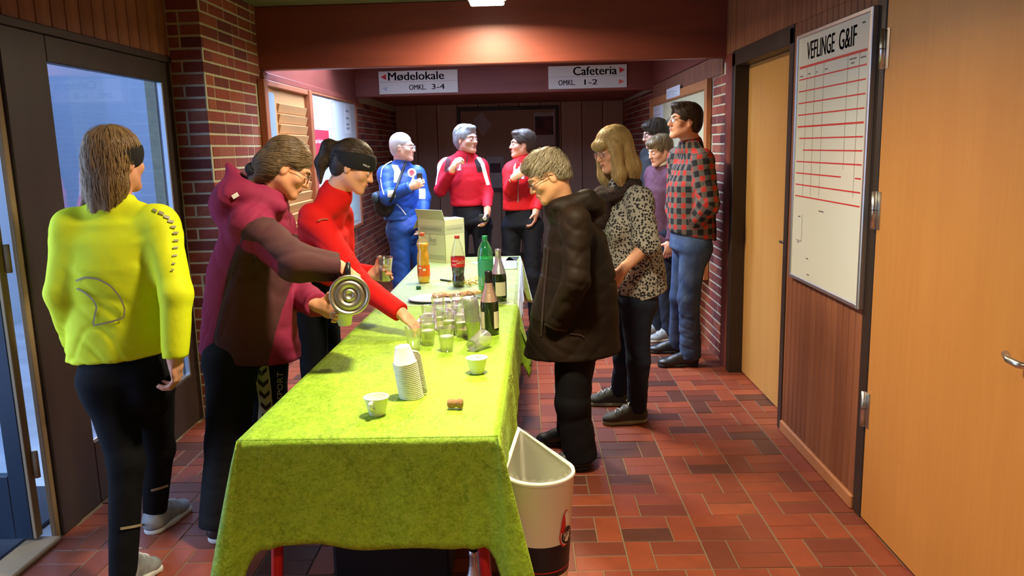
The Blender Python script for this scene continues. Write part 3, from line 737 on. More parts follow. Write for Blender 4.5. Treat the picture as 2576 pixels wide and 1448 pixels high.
def clear_cup_me(r0=.024, r1=.034, h=.098):
    prof = [(.0005, .004), (r0, .004), (r0, 0), (r0 + .001, 0), (r1, h - .002), (r1 + .002, h), (r1 + .0012, h + .0012), (r1 - .0008, h), (r0 + .0003, .006)]
    return lathe(prof, 28, caps=False)
ccA = clear_cup_me(); ccA.materials.append(m_clear)
def wine_me(h0, glint, r0=.0235, r1=.0332, h=.098):
    f = lambda z: r0 + (r1 - r0)*z/h - .0008
    w = lathe([(.0005, .005), (f(.005), .005), (f(h0), h0), (.0005, h0)], 24, caps=False)
    t = lathe([(.0005, h0), (f(h0), h0), (f(h0 + glint), h0 + glint), (.0005, h0 + glint + .001)], 24, caps=False)
    w.materials.append(m_wine); t.materials.append(m_glint); return w, t
wA, fA = wine_me(.052, .011)
def clear_cup(x, y, label, wine=True, mats=None):
    o = bpy.data.objects.new('plastic_glass', ccA); col.objects.link(o); o.location = (x, y, ZT)
    if wine:
        for nm, me in (('wine', wA), ('glint', fA)):
            c = bpy.data.objects.new(nm, me); col.objects.link(c); c.parent = o
    return tag(o, label, 'glass', 'clear plastic glasses on the green table')
CUPS = [(-.336, 3.145, 'clear plastic glass of sparkling wine, nearest of the filled ones', True), (-.425, 3.255, 'clear plastic glass of sparkling wine touched by the red sleeved hand', True),
        (-.473, 3.165, 'empty clear plastic glass behind the stack of white cups', False), (-.440, 3.372, 'clear plastic glass of sparkling wine behind the reaching fingertips', True),
        (-.350, 3.433, 'clear plastic glass of sparkling wine in the middle of the cluster', True), (-.292, 3.395, 'clear plastic glass of sparkling wine beside the tall stack of glasses', True),
        (-.392, 3.515, 'clear plastic glass of sparkling wine on the blue striped paper', True), (-.320, 3.56, 'clear plastic glass of sparkling wine in front of the pastry tray, right', True),
        (-.462, 3.60, 'clear plastic glass of sparkling wine at the left of the cluster', True), (-.365, 3.70, 'clear plastic glass of sparkling wine in the back row, middle', True),
        (-.290, 3.74, 'empty clear plastic glass in the back row right', False), (-.445, 3.84, 'empty clear plastic glass just before the pastry tray, left', False), (-.355, 3.88, 'empty clear plastic glass just before the pastry tray, right', False)]
for c in CUPS: clear_cup(*c)
ccS = clear_cup_me(.022, .032, .088); ccS.materials.append(m_clear2)
for i in range(17):
    o = bpy.data.objects.new('plastic_glass', ccS); col.objects.link(o)
    o.location = (-.236 - .012*i/16, 3.305, ZT + i*.0060); o.rotation_euler = (0, -.05*i/16, i*.3)
    tag(o, 'clear plastic glass, ' + ('topmost of the tall nested stack' if i == 16 else ORD[16 - i] + ' from the top of the tall nested stack'), 'glass', 'stacked clear plastic glasses')
o = bpy.data.objects.new('plastic_glass', clear_cup_me(.024, .036, .10)); o.data.materials.append(m_clear2); col.objects.link(o)
o.location = (-.232, 3.115, ZT + .0255); o.rotation_euler = (0, math.radians(83), math.radians(62)); tag(o, 'empty clear plastic glass lying on its side by the tall stack', 'glass')

# bottles
def bottle(name, prof, loc, mat, label, cat='bottle', n=32):
    t = thing(name, label, cat, loc)
    T_ = Matrix.Translation(loc)
    b_ = obj('bottle_body', lathe(prof, n, T_, caps=False), mat, t); return t, T_
def band(t, T_, prof, mat, name, a0=0, a1=360, n=40):
    V, Fc = [], []
    for (r, z) in prof:
        for i in range(n + 1):
            a = math.radians(a0 + (a1 - a0)*i/n); V.append(T_@Vector((r*math.cos(a), r*math.sin(a), z)))
    for j in range(len(prof) - 1):
        for i in range(n): Fc.append((j*(n + 1) + i, j*(n + 1) + i + 1, (j + 1)*(n + 1) + i + 1, (j + 1)*(n + 1) + i))
    return obj(name, mesh(V, Fc, True), mat, t)
def wrap_text(t, s, T_, r, zmid, ang, w, h, mat, shear=0.0):
    p, f = text_vf(s, shear); P = []
    for a, b_ in p:
        th = math.radians(ang) + (a - .5)*w/r
        P.append(T_@Vector((r*math.cos(th), r*math.sin(th), zmid + (b_ - .5)*h)))
    return obj('lettering', mesh(P, f), mat, t)
m_gglass = M('dark_green_glass', (.012, .026, .006), .06, spec=.6, coat=.5, coat_r=.03)
m_foilp = M('rose_gold_foil', (.78, .58, .42), .38, metal=.85, bump=(120, .4, .002))
m_foils = M('silver_foil', (.72, .74, .80), .35, metal=.85, bump=(120, .4, .002))
m_foilk = M('black_foil', (.012, .012, .013), .3)
m_lab = M('cream_bottle_label', (.72, .66, .48), .6)
CH = [(.0005, .0), (.036, .0), (.0405, .004), (.0410, .02), (.0410, .125), (.038, .150), (.029, .180), (.0205, .205), (.0165, .230), (.0148, .262), (.0162, .264), (.0162, .276), (.0140, .280), (.0005, .280)]
def champagne(loc, foil, top, l0, l1, label):
    t, T_ = bottle('champagne_bottle', CH, loc, m_gglass, label)
    band(t, T_, [(.0392, .148), (.0297, .180), (.0212, .205), (.0170, .230)], foil, 'neck_foil')
    band(t, T_, [(.0170, .230), (.0154, .262), (.0168, .264), (.0168, .276), (.0145, .2806)], top, 'top_foil')
    for a0, a1 in l0: band(t, T_, [(.0414, .030), (.0414, .105)], m_lab, 'label', a0, a1, 16)
    return t
champagne((-.172, 3.433, ZT), m_foilp, m_foilk, [(195, 240), (300, 345)], 0, 'open champagne bottle with rose gold neck foil nearest the camera')
champagne((-.155, 4.205, ZT), m_foils, m_foils, [(245, 330)], 0, 'champagne bottle with silver neck foil behind the nearer bottle')
champagne((-.192, 2.36, 0.0), m_foils, m_foils, [(245, 330)], 0, 'champagne bottle with silver foil standing on the floor under the table')
m_pet = clear_mat('clear_bottle_plastic', (.985, .985, .98), .12, .05, .02)
m_petg = clear_mat('green_bottle_plastic', (.30, .85, .45), .25, .06, .28, (.05, .55, .22))
m_orange = M('orange_soda', (.98, .46, .006), .35, spec=.4)
m_cola = M('dark_cola', (.022, .010, .007), .1, spec=.6, coat=.6)
m_lemon = M('clear_soda_in_green_bottle', (.16, .60, .30), .2, coat=.4)
m_capo = M('orange_bottle_cap', (.85, .13, .03), .4)
m_capr = M('red_bottle_cap', (.70, .05, .05), .4)
m_capg = M('green_bottle_cap', (.03, .42, .16), .4)
m_labo = M('orange_label', (.88, .13, .01), .45); m_labr = M('red_label', (.72, .015, .02), .45); m_labw = M('white_label_print', (.85, .82, .75), .5)
m_labg = M('green_label', (.05, .36, .18), .45)
FP = [(.0005, .004), (.030, .0), (.0365, .010), (.0385, .030), (.0385, .095), (.0375, .130), (.0385, .150), (.0345, .180), (.0300, .200), (.0345, .228), (.0370, .243), (.0300, .262), (.0170, .280), (.0130, .292), (.0130, .302)]
t, T_ = bottle('soda_bottle', FP, (-.640, 4.835, ZT), m_pet, 'curvy bottle of orange soda with an orange cap on the far table')
obj('soda', lathe([(max(r - .0015, .0005), z + .001) for r, z in FP[:11]] + [(.0005, .245)], 32, T_, caps=False), m_orange, t)
obj('cap', lathe([(.0005, .310), (.0150, .310), (.0155, .306), (.0155, .290), (.0005, .290)], 24, T_, caps=False), m_capo, t)
lb = band(t, T_, [(.0391, .045), (.0391, .112)], m_labo, 'label')
for a_, z_, w_, h_ in ((245, .098, .020, .008), (285, .086, .020, .014)):
    band(t, T_, [(.0394, z_ - h_/2), (.0394, z_ + h_/2)], m_labw, 'label_print', a_ - 14, a_ + 14, 8)
band(t, T_, [(.0394, .06), (.0394, .085)], m_ink, 'label_print', 215, 228, 6)
CP = [(.0005, .004), (.030, .0), (.0375, .012), (.0400, .035), (.0370, .058), (.0350, .068), (.0385, .095), (.0405, .120), (.0415, .165), (.0400, .190), (.0330, .225), (.0220, .262), (.0135, .285), (.0130, .300)]
t, T_ = bottle('soda_bottle', CP, (-.412, 4.665, ZT), m_pet, 'half full bottle of dark cola with a red label')
obj('soda', lathe([(max(r - .0015, .0005), z + .001) for r, z in CP[:8]] + [(.0398, .126), (.0005, .126)], 32, T_, caps=False), m_cola, t)
obj('cap', lathe([(.0005, .306), (.0150, .306), (.0155, .302), (.0155, .288), (.0005, .288)], 24, T_, caps=False), m_capr, t)
band(t, T_, [(.0412, .122), (.0421, .150), (.0421, .180)], m_labr, 'label')
wrap_text(t, 'Coca-Cola', T_, .0424, .154, 298, .050, .024, m_labw, .25)
for z_ in (.160, .137): band(t, T_, [(.0425, z_ - .002), (.0425, z_ + .002)], m_labw, 'label_print', 222, 262, 8)
SP = [(.0005, .004), (.034, .0), (.043, .012), (.0445, .040), (.0445, .210), (.0430, .228), (.0370, .250), (.0260, .275), (.0160, .292), (.0132, .300), (.0132, .312)]
t, T_ = bottle('soda_bottle', SP, (-.238, 4.47, ZT), m_petg, 'large green plastic bottle of lemon soda with a green cap')
obj('soda', lathe([(max(r - .0015, .0005), z + .001) for r, z in SP[:4]] + [(.043, .195), (.0005, .195)], 32, T_, caps=False), m_lemon, t)
obj('cap', lathe([(.0005, .322), (.0152, .322), (.0157, .318), (.0157, .300), (.0005, .300)], 24, T_, caps=False), m_capg, t)
band(t, T_, [(.0449, .105), (.0449, .190)], m_labg, 'label')

# wine carton
m_cart = M('grey_cream_carton', (.56, .55, .38), .7, var=(30, .15, (.5, .49, .34)))
m_cartb = M('grey_carton_band', (.42, .42, .30), .7)
m_cartp = M('carton_print', (.22, .22, .17), .7)
m_cartin = M('carton_inside', (.50, .45, .33), .8)
A_, B_, C_ = np.array([-.80, 5.835]), np.array([-.585, 5.655]), np.array([-.455, 5.80])
e1 = nrm(B_ - A_); e2 = np.array([-e1[1], e1[0]]); w1_, w2_ = np.linalg.norm(B_ - A_), .20
bx = thing('wine_carton', 'open grey cream wine carton reading FONTANAFREDDA Asti on the far table', 'box', (*(A_ + B_)/2, ZT))
hB = .31
def v3(p, z): return np.array([p[0], p[1], z])
cn = [A_, A_ + e1*w1_, A_ + e1*w1_ + e2*w2_, A_ + e2*w2_]
def wallq(p, q, nm, z0=ZT, z1=ZT + hB):
    u = nrm(q - p); return quad(nm, v3(p, z0), (*u, 0), uz, np.linalg.norm(q - p), z1 - z0, m_cart, bx, .004)
for i in range(4): wallq(cn[i], cn[(i + 1) % 4], 'side_panel')
obj('bottom_panel', mesh([v3(c, ZT + .003) for c in cn], [(0, 1, 2, 3)]), m_cart, bx)
fu = np.array([e1[0], e1[1], 0]); fn = np.array([e1[1], -e1[0], 0])
fl = obj('flap', mesh([v3(cn[0], ZT + hB), v3(cn[1], ZT + hB), v3(cn[1], ZT + hB + .07) + fn*.012 - fu*.012, v3(cn[0], ZT + hB + .07) + fn*.012 - fu*.012], [(0, 1, 2, 3)]), m_cart, bx)
fl.modifiers.new('thick', 'SOLIDIFY').thickness = .003
for k in (1, 3):
    a_, b2 = cn[k], cn[(k + 1) % 4]; n2 = nrm([(b2 - a_)[1], -(b2 - a_)[0]])
    f2 = obj('flap', mesh([v3(a_, ZT + hB), v3(b2, ZT + hB), v3(b2 + n2*.05, ZT + hB - .075), v3(a_ + n2*.05, ZT + hB - .075)] if k == 3 else [v3(a_, ZT + hB), v3(b2, ZT + hB), v3(b2 - n2*.09, ZT + hB + .006), v3(a_ - n2*.09, ZT + hB + .006)], [(0, 1, 2, 3)]), m_cartin, bx)
    f2.modifiers.new('thick', 'SOLIDIFY').thickness = .003
o0 = v3(A_, ZT) + fn*.0008
quad('band_print', o0 + uz*.205, fu, uz, w1_, .062, m_cartb, bx); quad('band_print', o0 + uz*.025, fu, uz, w1_, .030, m_cartb, bx)
sn = np.array([e1[0], e1[1], 0]); su = np.array([e2[0], e2[1], 0]); so0 = v3(cn[1], ZT) + sn*.0008
quad('band_print', so0 + uz*.205, su, uz, w2_, .062, m_cartb, bx)
text('lettering', 'FONTANAFREDDA', o0 + fn*.0006 + fu*.03 + uz*.228, fu, uz, w1_ - .06, .024, m_cartp, bx)
text('lettering', 'Asti', o0 + fn*.0006 + fu*.11 + uz*.145, fu, uz, .085, .035, m_cartp, bx, .35)
quad('print_line', o0 + fn*.0006 + fu*.10 + uz*.130, fu, uz, .10, .003, m_cartp, bx)
text('lettering', 'FONTANAFREDDA', o0 + fn*.002 + fu*.035 + uz*(hB + .035), fu, uz, w1_ - .09, .008, m_cartp, bx)
text('lettering', 'FONTANAFREDDA', so0 + sn*.0006 + su*.02 + uz*.232, su, uz, w2_ - .04, .016, m_cartp, bx)
band(bx, Matrix.Translation(v3(A_, ZT) + fn*.0014 + fu*.128 + uz*.198), [(.0, 0), (.006, 0)], m_cartp, 'crest_print', 0, 360, 12).matrix_basis = Matrix.Identity(4)

# pastry tray, paper and odds and ends
m_tray = M('white_tray_card', (.90, .90, .88), .6, var=(9, .35, (.80, .25, .27)))
m_bluec = M('navy_tray_rim', (.03, .05, .16), .5)
m_pastry = M('sugared_pastry', (.62, .33, .13), .8, var=(40, .6, (.85, .72, .55)), bump=(45, .8, .008))
def oval(cx, cy, rx, ry, rz, z, n=40):
    c, s = math.cos(rz), math.sin(rz); return [(cx + rx*math.cos(t)*c - ry*math.sin(t)*s, cy + rx*math.cos(t)*s + ry*math.sin(t)*c, z) for t in [2*math.pi*i/n for i in range(n)]]
def slab(name, ring0, ring1, mat, parent=None):
    n = len(ring0); return obj(name, mesh(ring0 + ring1, [tuple(range(n))[::-1], tuple(n + i for i in range(n))] + [(i, (i + 1) % n, n + (i + 1) % n, n + i) for i in range(n)]), mat, parent)
ty = thing('pastry_tray', 'white and red oval pastry tray with a navy rim on the far table', 'tray', (-.47, 4.26, ZT))
slab('rim', oval(-.47, 4.26, .175, .115, .25, ZT), oval(-.47, 4.26, .185, .125, .25, ZT + .012), m_bluec, ty)
slab('tray_card', oval(-.47, 4.26, .18, .12, .25, ZT + .0125), oval(-.47, 4.26, .18, .12, .25, ZT + .016), m_tray, ty)
for i in range(7):
    x, y = -.50 + i*.036, 4.245 + i*.010 + .012*(i % 2)
    bm = bmesh.new(); bmesh.ops.create_icosphere(bm, subdivisions=2, radius=1)
    for v in bm.verts:
        q = 1 + .14*math.sin(9*v.co.x + i) + .10*math.sin(11*v.co.y + 2*i)
        v.co = Vector((x + v.co.x*.026*q, y + v.co.y*.034*q, ZT + .030 + v.co.z*.014*q))
    tag(obj('pastry', bm_mesh(bm, True), m_pastry), 'sugared brown pastry piece, ' + ['leftmost', 'second from the left', 'third from the left', 'fourth from the left', 'fifth from the left', 'sixth from the left', 'rightmost'][i] + ' on the tray', 'pastry', 'pastry pieces on the tray')
m_stripe = M('blue_striped_paper', (.75, .77, .80), .6, var=[(6, .7, (.10, .22, .50)), (11, .4, (.62, .15, .18))], stretch=(.4, 2.5, 1))
sp_ = [np.array(p) for p in ((-.56, 3.56), (-.22, 3.48), (-.20, 3.84), (-.52, 3.90))]
tag(slab('striped_paper', [(p[0], p[1], ZT + .0005) for p in sp_], [(p[0], p[1], ZT + .0018) for p in sp_], m_stripe), 'blue and white printed paper lying under the glasses', 'paper')
tag(obj('bottle_cap', lathe([(.0005, .018), (.0135, .018), (.0148, .015), (.0148, 0), (.0005, 0)], 24, Matrix.Translation((-.645, 4.612, ZT)), caps=False), M('dark_green_cap', (.008, .09, .05), .4)), 'dark green bottle cap on the cloth before the orange soda', 'cap')
pn = thing('pen', 'black pen lying beside the cola bottle', 'pen', (-.50, 4.86, ZT))
obj('barrel', tube_me([(-.545, 4.90, ZT + .006), (-.47, 4.83, ZT + .006)], .006, 10), m_ink, pn); obj('tip', tube_me([(-.47, 4.83, ZT + .006), (-.455, 4.816, ZT + .005)], .004, 8, radii=[.005, .001]), m_steel, pn)
m_gold = M('gold_foil_ribbon', (.85, .55, .08), .25, metal=.9)
gv, gf = [], []
rg = np.random.default_rng(11)
for i in range(46):
    p = np.array([-.35 + rg.normal(0, .03), 4.72 + rg.normal(0, .05), ZT + .004]); a = rg.uniform(0, 6.28); ln = rg.uniform(.05, .12); b0 = len(gv)
    for k in range(7):
        s_ = k/6*ln; z = .003 + .018*abs(math.sin(k*.8 + a)) ; q = p + [math.cos(a + s_*9)*s_, math.sin(a + s_*9)*s_, z]
        w_ = np.array([-math.sin(a), math.cos(a), .4])*.0022; gv += [q - w_, q + w_]
    gf += [(b0 + 2*k, b0 + 2*k + 1, b0 + 2*k + 3, b0 + 2*k + 2) for k in range(6)]
tag(obj('foil_ribbon', mesh(gv, gf), m_gold), 'tangle of gold foil ribbon between the cola and the green bottle', 'ribbon')
m_film = clear_mat('clear_film', (.9, .95, .95), .4, .12, .25, (.75, .85, .85))
bm = bmesh.new(); bmesh.ops.create_grid(bm, x_segments=14, y_segments=14, size=1)
for v in bm.verts:
    x, y = v.co.x, v.co.y
    v.co = Vector((-.145 + x*.075, 5.46 + y*.17, ZT + .004 + .016*abs(math.sin(5*x + 2*y))*(1 - max(abs(x), abs(y))) + .006*abs(math.sin(9*y))))
o = obj('plastic_bag', bm_mesh(bm, True), m_film); o.modifiers.new('thick', 'SOLIDIFY').thickness = .002
tag(o, 'crumpled clear plastic bag near the far right table corner', 'bag')
def leaflet(x, y, w, d, rz, mat, label, z=.0005):
    c, s = math.cos(rz), math.sin(rz); q = [(x + a*c - b_*s, y + a*s + b_*c) for a, b_ in ((-w, -d), (w, -d), (w, d), (-w, d))]
    return tag(slab('leaflet', [(*p, ZT + z) for p in q], [(*p, ZT + z + .0015) for p in q], mat), label, 'leaflet')
leaflet(-.19, 5.74, .09, .11, .2, m_paper, 'white leaflet beyond the clear plastic bag')
leaflet(-.11, 5.80, .04, .10, -.1, M('dark_leaflet', (.02, .02, .025), .5), 'dark leaflet at the far right table corner')
leaflet(-.30, 5.60, .07, .10, .5, m_paperg, 'pale green leaflet behind the green soda bottle')

# waste bin
m_bin = M('cream_bin_plastic', (.80, .68, .50), .35, spec=.4)
m_binin = M('bin_inner_plastic', (.80, .76, .62), .5)
m_binr = M('bin_rim', (.86, .82, .70), .4)
def bin_ring(s, z, n=72, ins=0.0):
    """teardrop section: a corner at the back, round towards the camera"""
    cx, cy, R = .022, 2.350, .110 - ins; tip = np.array([-.047 + ins*.8, 2.735 - ins*2.2]); pts = []
    c = np.array([cx, cy]); d = tip - c; L_ = np.linalg.norm(d); al = math.acos(R/L_); th0 = math.atan2(d[1], d[0])
    a0, a1 = th0 + al, th0 - al + 2*math.pi
    arc = [c + R*np.array([math.cos(a), math.sin(a)]) for a in np.linspace(a0, a1, 49)]
    pts = arc + [arc[-1] + (tip - arc[-1])*k/10 for k in range(1, 11)] + [tip + (arc[0] - tip)*k/10 for k in range(1, 10)]
    cc_ = np.array([.01, 2.44]); return [(*(cc_ + (p - cc_)*s), z) for p in pts]
bt = thing('waste_bin', 'cream waste bin with a dark band and an oval logo beside the table', 'bin', (.02, 2.44, 0))
def skin(rings):
    n = len(rings[0]); V = [p for r in rings for p in r]; return mesh(V, [(j*n + i, j*n + (i + 1) % n, (j + 1)*n + (i + 1) % n, (j + 1)*n + i) for j in range(len(rings) - 1) for i in range(n)], True)
zs = np.linspace(0, .55, 12); sc = lambda z: .70 + .30*z/.55
me = skin([bin_ring(.02, 0.001)] + [bin_ring(sc(z), max(z, .001)) for z in zs]); obj('bin_body', me, m_bin, bt)
obj('bin_lining', skin([bin_ring(sc(z), z, ins=.007) for z in np.linspace(.55, .12, 10)] + [bin_ring(.02, .12)]), m_binin, bt)
obj('rim', skin([bin_ring(1.0, .55, ins=.009), bin_ring(1.0, .556, ins=.006), bin_ring(1.003, .556, ins=-.001), bin_ring(1.004, .546, ins=-.003), bin_ring(1.0, .540)]), m_binr, bt)
lin = obj('bin_liner', skin([[(x, y, z + .006*math.sin(i*1.7)) for i, (x, y, z) in enumerate(bin_ring(sc(z), z, ins=.012 + .004*math.sin(j*2.1)))] for j, z in enumerate(np.linspace(.562, .2, 8))]), clear_mat('thin_bin_liner', (.985, .985, .97), .05, .10, .12, (1, 1, .95)), bt)
m_band = M('black_bin_band', (.012, .010, .014), .4)
idx = [i for i in range(6, 49)]
def bin_patch(nm, z0, z1, i0, i1, mat, off, slope=0.0):
    rows = []
    for z in np.linspace(z0, z1, 6):
        rr = bin_ring(sc(z), z, ins=-off); row = []
        for k, i in enumerate(range(i0, i1)):
            p = rr[i]; row.append((p[0], p[1], p[2] + slope*(k/(i1 - i0))))
        rows.append(row)
    n = len(rows[0]); return obj(nm, mesh([p for r in rows for p in r], [(j*n + i, j*n + i + 1, (j + 1)*n + i + 1, (j + 1)*n + i) for j in range(5) for i in range(n - 1)], True), mat, bt)
bin_patch('band', .225, .335, 15, 46, m_band, .0010)
bin_patch('band_line', .243, .247, 15, 46, m_red, .0018)
def bin_logo(nm, cz, h, ci, wi, mat, off, shape):
    P = []; c_i = ci
    for (a, b_) in shape:
        z = cz + b_*h; fi = c_i + a*wi; i = int(math.floor(fi)); f = fi - i; rr = bin_ring(sc(z), z, ins=-off)
        p = np.array(rr[i])*(1 - f) + np.array(rr[i + 1])*f; P.append(p)
    return obj(nm, mesh(P, [tuple(range(len(P)))]), mat, bt)
drop = [(math.sin(t)*(.55 + .0*t)*(1 - .35*max(0, -math.cos(t))), -math.cos(t)*(.5 if math.cos(t) > 0 else 1.0)) for t in np.linspace(0, 2*math.pi, 28, endpoint=False)]
bin_logo('logo_outline', .365, .085, 33, 6.0, m_red, .0022, drop)
bin_logo('logo_field', .367, .078, 33.2, 5.2, m_binr, .0027, drop)
bin_logo('logo_sweep', .392, .048, 31.6, 2.5, m_red, .0032, drop)
ell_ = [(math.cos(t), math.sin(t)) for t in np.linspace(0, 2*math.pi, 24, endpoint=False)]
bin_logo('logo_oval', .360, .030, 34.0, 3.3, m_band, .0034, ell_)
p, f = text_vf('MOC')
P = []
for a, b_ in p:
    z = .348 + b_*.024; fi = 31.8 + a*4.2; i = int(fi); fr = fi - i; rr = bin_ring(sc(z), z, ins=-.0042); P.append(np.array(rr[i])*(1 - fr) + np.array(rr[i + 1])*fr)
obj('lettering', mesh(P, f), m_binr, bt)
bm = bmesh.new(); bmesh.ops.create_grid(bm, x_segments=12, y_segments=12, size=1)
for v in bm.verts:
    x, y = v.co.x, v.co.y
    v.co = Vector((.015 + x*.050 + .010*math.sin(4*y), 2.43 + y*.085, .40 + .020*math.sin(3*x + y) + .016*math.cos(4*y) - .02*(x*x + y*y)*.5 + .012*y))
o = obj('crumpled_napkin', bm_mesh(bm, True), M('pale_green_napkin', (.42, .62, .50), .8, var=(25, .4, (.55, .70, .62)))); o.modifiers.new('thick', 'SOLIDIFY').thickness = .003
tag(o, 'crumpled pale green napkin lying in the waste bin', 'napkin')

sb_ = thing('dark_filler_box', 'added black box filling the dark space under the near table', 'box', (-.50, 2.85, 0))  # unseen box, added so the space under the table turns dark
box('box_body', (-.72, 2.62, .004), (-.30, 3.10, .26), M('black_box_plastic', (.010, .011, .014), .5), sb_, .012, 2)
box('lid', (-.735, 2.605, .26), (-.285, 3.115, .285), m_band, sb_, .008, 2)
# ------------------------------------------------------------------ smooth solid modelling for figures
def smin(a, b, k):
    h = np.clip(.5 + .5*(b - a)/k, 0, 1); return b + (a - b)*h - k*h*(1 - h)
class Solid:
    def __init__(s): s.L = []
    def _add(s, f, lo, hi, k, op): s.L.append((f, np.array(lo, float), np.array(hi, float), k, op)); return s
    def cone(s, a, b, ra, rb, k=.02, op=0, flat=False, flat0=False):
        a = np.array(a, float); b = np.array(b, float); d = b - a; l2 = max(float(d@d), 1e-9); l = math.sqrt(l2)
        ax, ay, az = map(float, a); dx, dy, dz = map(float, d)
        def f(x, y, z):
            px, py, pz = x - ax, y - ay, z - az
            tt = (px*dx + py*dy + pz*dz)/l2; h = np.clip(tt, 0, 1)
            r = np.sqrt((px - dx*h)**2 + (py - dy*h)**2 + (pz - dz*h)**2) - (ra + (rb - ra)*h)
            if flat: r = np.maximum(r, (tt - 1)*l)
            if flat0: r = np.maximum(r, -tt*l)
            return r
        return s._add(f, np.minimum(a - ra, b - rb), np.maximum(a + ra, b + rb), k, op)
    def chain(s, pts, rad, k=.02, flat=False):
        for i in range(len(pts) - 1): s.cone(pts[i], pts[i + 1], rad[i], rad[i + 1], k, flat=flat and i == len(pts) - 2)
        return s
    def ell(s, c, r, A=None, k=.02, op=0):
        c = np.array(c, float); A = np.eye(3) if A is None else np.array(A, float); r = np.array(r, float)
        R = [float(v) for v in r]; m = float(r.min()); cx, cy, cz = map(float, c); a = A.tolist()
        def f(x, y, z):
            px, py, pz = x - cx, y - cy, z - cz
            q = [(px*a[i][0] + py*a[i][1] + pz*a[i][2])/R[i] for i in range(3)]
            k0 = np.sqrt(q[0]**2 + q[1]**2 + q[2]**2); k1 = np.sqrt((q[0]/R[0])**2 + (q[1]/R[1])**2 + (q[2]/R[2])**2)
            return k0*(k0 - 1)/np.maximum(k1, 1e-6)
        e = np.sqrt(((A*r[:, None])**2).sum(0))
        return s._add(f, c - e, c + e, k, op)
    def eseg(s, c0, c1, lat, dep, r0, r1, cap=.03, k=.03, op=0):
        """segment with elliptic cross-section (half width along lat, half depth along dep)"""
        c0, c1, lat, dep = (np.array(v, float) for v in (c0, c1, lat, dep)); w = c1 - c0; l = float(np.linalg.norm(w)); w = w/l
        def f(x, y, z):
            px, py, pz = x - c0[0], y - c0[1], z - c0[2]
            t = px*w[0] + py*w[1] + pz*w[2]; h = np.clip(t/l, 0, 1); e = (t - h*l)/cap
            qx, qy, qz = px - w[0]*t, py - w[1]*t, pz - w[2]*t
            a = r0[0] + (r1[0] - r0[0])*h; b = r0[1] + (r1[1] - r0[1])*h
            u = (qx*lat[0] + qy*lat[1] + qz*lat[2])/a; v = (qx*dep[0] + qy*dep[1] + qz*dep[2])/b
            return (np.sqrt(u*u + v*v + e*e) - 1)*np.minimum(a, b)
        m = max(*r0, *r1) + cap
        return s._add(f, np.minimum(c0, c1) - m, np.maximum(c0, c1) + m, k, op)
    def loft(s, secs, lat, dep, cap=.03, k=.03, op=0):
        """one trunk through elliptic sections (centre, half width, half depth)"""
        C = [np.array(q[0], float) for q in secs]; lat, dep = np.array(lat, float), np.array(dep, float); n = len(secs)
        def f(x, y, z):
            best = None
            for i in range(n - 1):
                w = C[i + 1] - C[i]; l = float(np.linalg.norm(w)); w = w/l; c0 = C[i]
                px, py, pz = x - c0[0], y - c0[1], z - c0[2]
                t = px*w[0] + py*w[1] + pz*w[2]; h = np.clip(t/l, 0, 1); e = (t - h*l)/cap
                hs = h*h*(3 - 2*h)*.5 + h*.5
                qx, qy, qz = px - w[0]*t, py - w[1]*t, pz - w[2]*t
                a = secs[i][1] + (secs[i + 1][1] - secs[i][1])*hs; b = secs[i][2] + (secs[i + 1][2] - secs[i][2])*hs
                u = (qx*lat[0] + qy*lat[1] + qz*lat[2])/a; v = (qx*dep[0] + qy*dep[1] + qz*dep[2])/b
                d = (np.sqrt(u*u + v*v + e*e) - 1)*np.minimum(a, b)
                best = d if best is None else np.minimum(best, d)
            return best
        m = max(max(q[1], q[2]) for q in secs) + cap
        return s._add(f, np.min(C, 0) - m, np.max(C, 0) + m, k, op)
    def plane(s, p, n, k=.004, lo=None, hi=None):
        """keep what lies on the side opposite to n; lo/hi: only inside that box"""
        p = np.array(p, float); n = nrm(n); d0 = float(p@n); nx, ny, nz = map(float, n)
        return s._add(lambda x, y, z: -(x*nx + y*ny + z*nz - d0), (-1e9,)*3 if lo is None else lo, (1e9,)*3 if hi is None else hi, k, 1)
    def val(s, P):
        P = np.asarray(P, float); x, y, z = P[:, 0], P[:, 1], P[:, 2]; d = np.full(len(P), 9.0)
        for f, lo, hi, k, op in s.L:
            q = f(x, y, z)
            if op == 0: d = smin(d, q, k)
            else:
                n = -smin(-d, q, k)
                if lo[0] > -1e8:
                    ins = np.all((P > lo - .02) & (P < hi + .02), axis=1); d = np.where(ins, n, d)
                else: d = n
        return d
    def grad(s, P, e=.002):
        g = np.stack([s.val(P + np.eye(3)[i]*e) - s.val(P - np.eye(3)[i]*e) for i in range(3)], 1)
        return g/np.maximum(np.linalg.norm(g, axis=1), 1e-9)[:, None]
    def build(s, vox):
        U = [q for q in s.L if q[4] == 0]
        lo = np.min([q[1] for q in U], 0) - 4*vox; hi = np.max([q[2] for q in U], 0) + 4*vox
        n = np.ceil((hi - lo)/vox).astype(int) + 1
        ax = [(lo[i] + np.arange(n[i])*vox).astype(np.float32) for i in range(3)]
        A = np.full(n, .5, np.float32)
        for f, l, h, k, op in s.L:
            m = max(k, 3*vox) + vox
            i0 = np.clip(np.floor((np.maximum(l, lo) - m - lo)/vox).astype(int), 0, n - 1); i1 = np.clip(np.ceil((np.minimum(h, hi) + m - lo)/vox).astype(int) + 1, 1, n)
            sl = tuple(slice(i0[j], i1[j]) for j in range(3))
            q = f(ax[0][sl[0]][:, None, None], ax[1][sl[1]][None, :, None], ax[2][sl[2]][None, None, :]).astype(np.float32)
            A[sl] = smin(A[sl], q, k) if op == 0 else -smin(-A[sl], q, k)
        A = np.clip(A, -3*vox, 3*vox)
        g = openvdb.FloatGrid(3*vox); g.copyFromArray(A, tolerance=1e-6)
        pts, quads = g.convertToQuads(0.0)
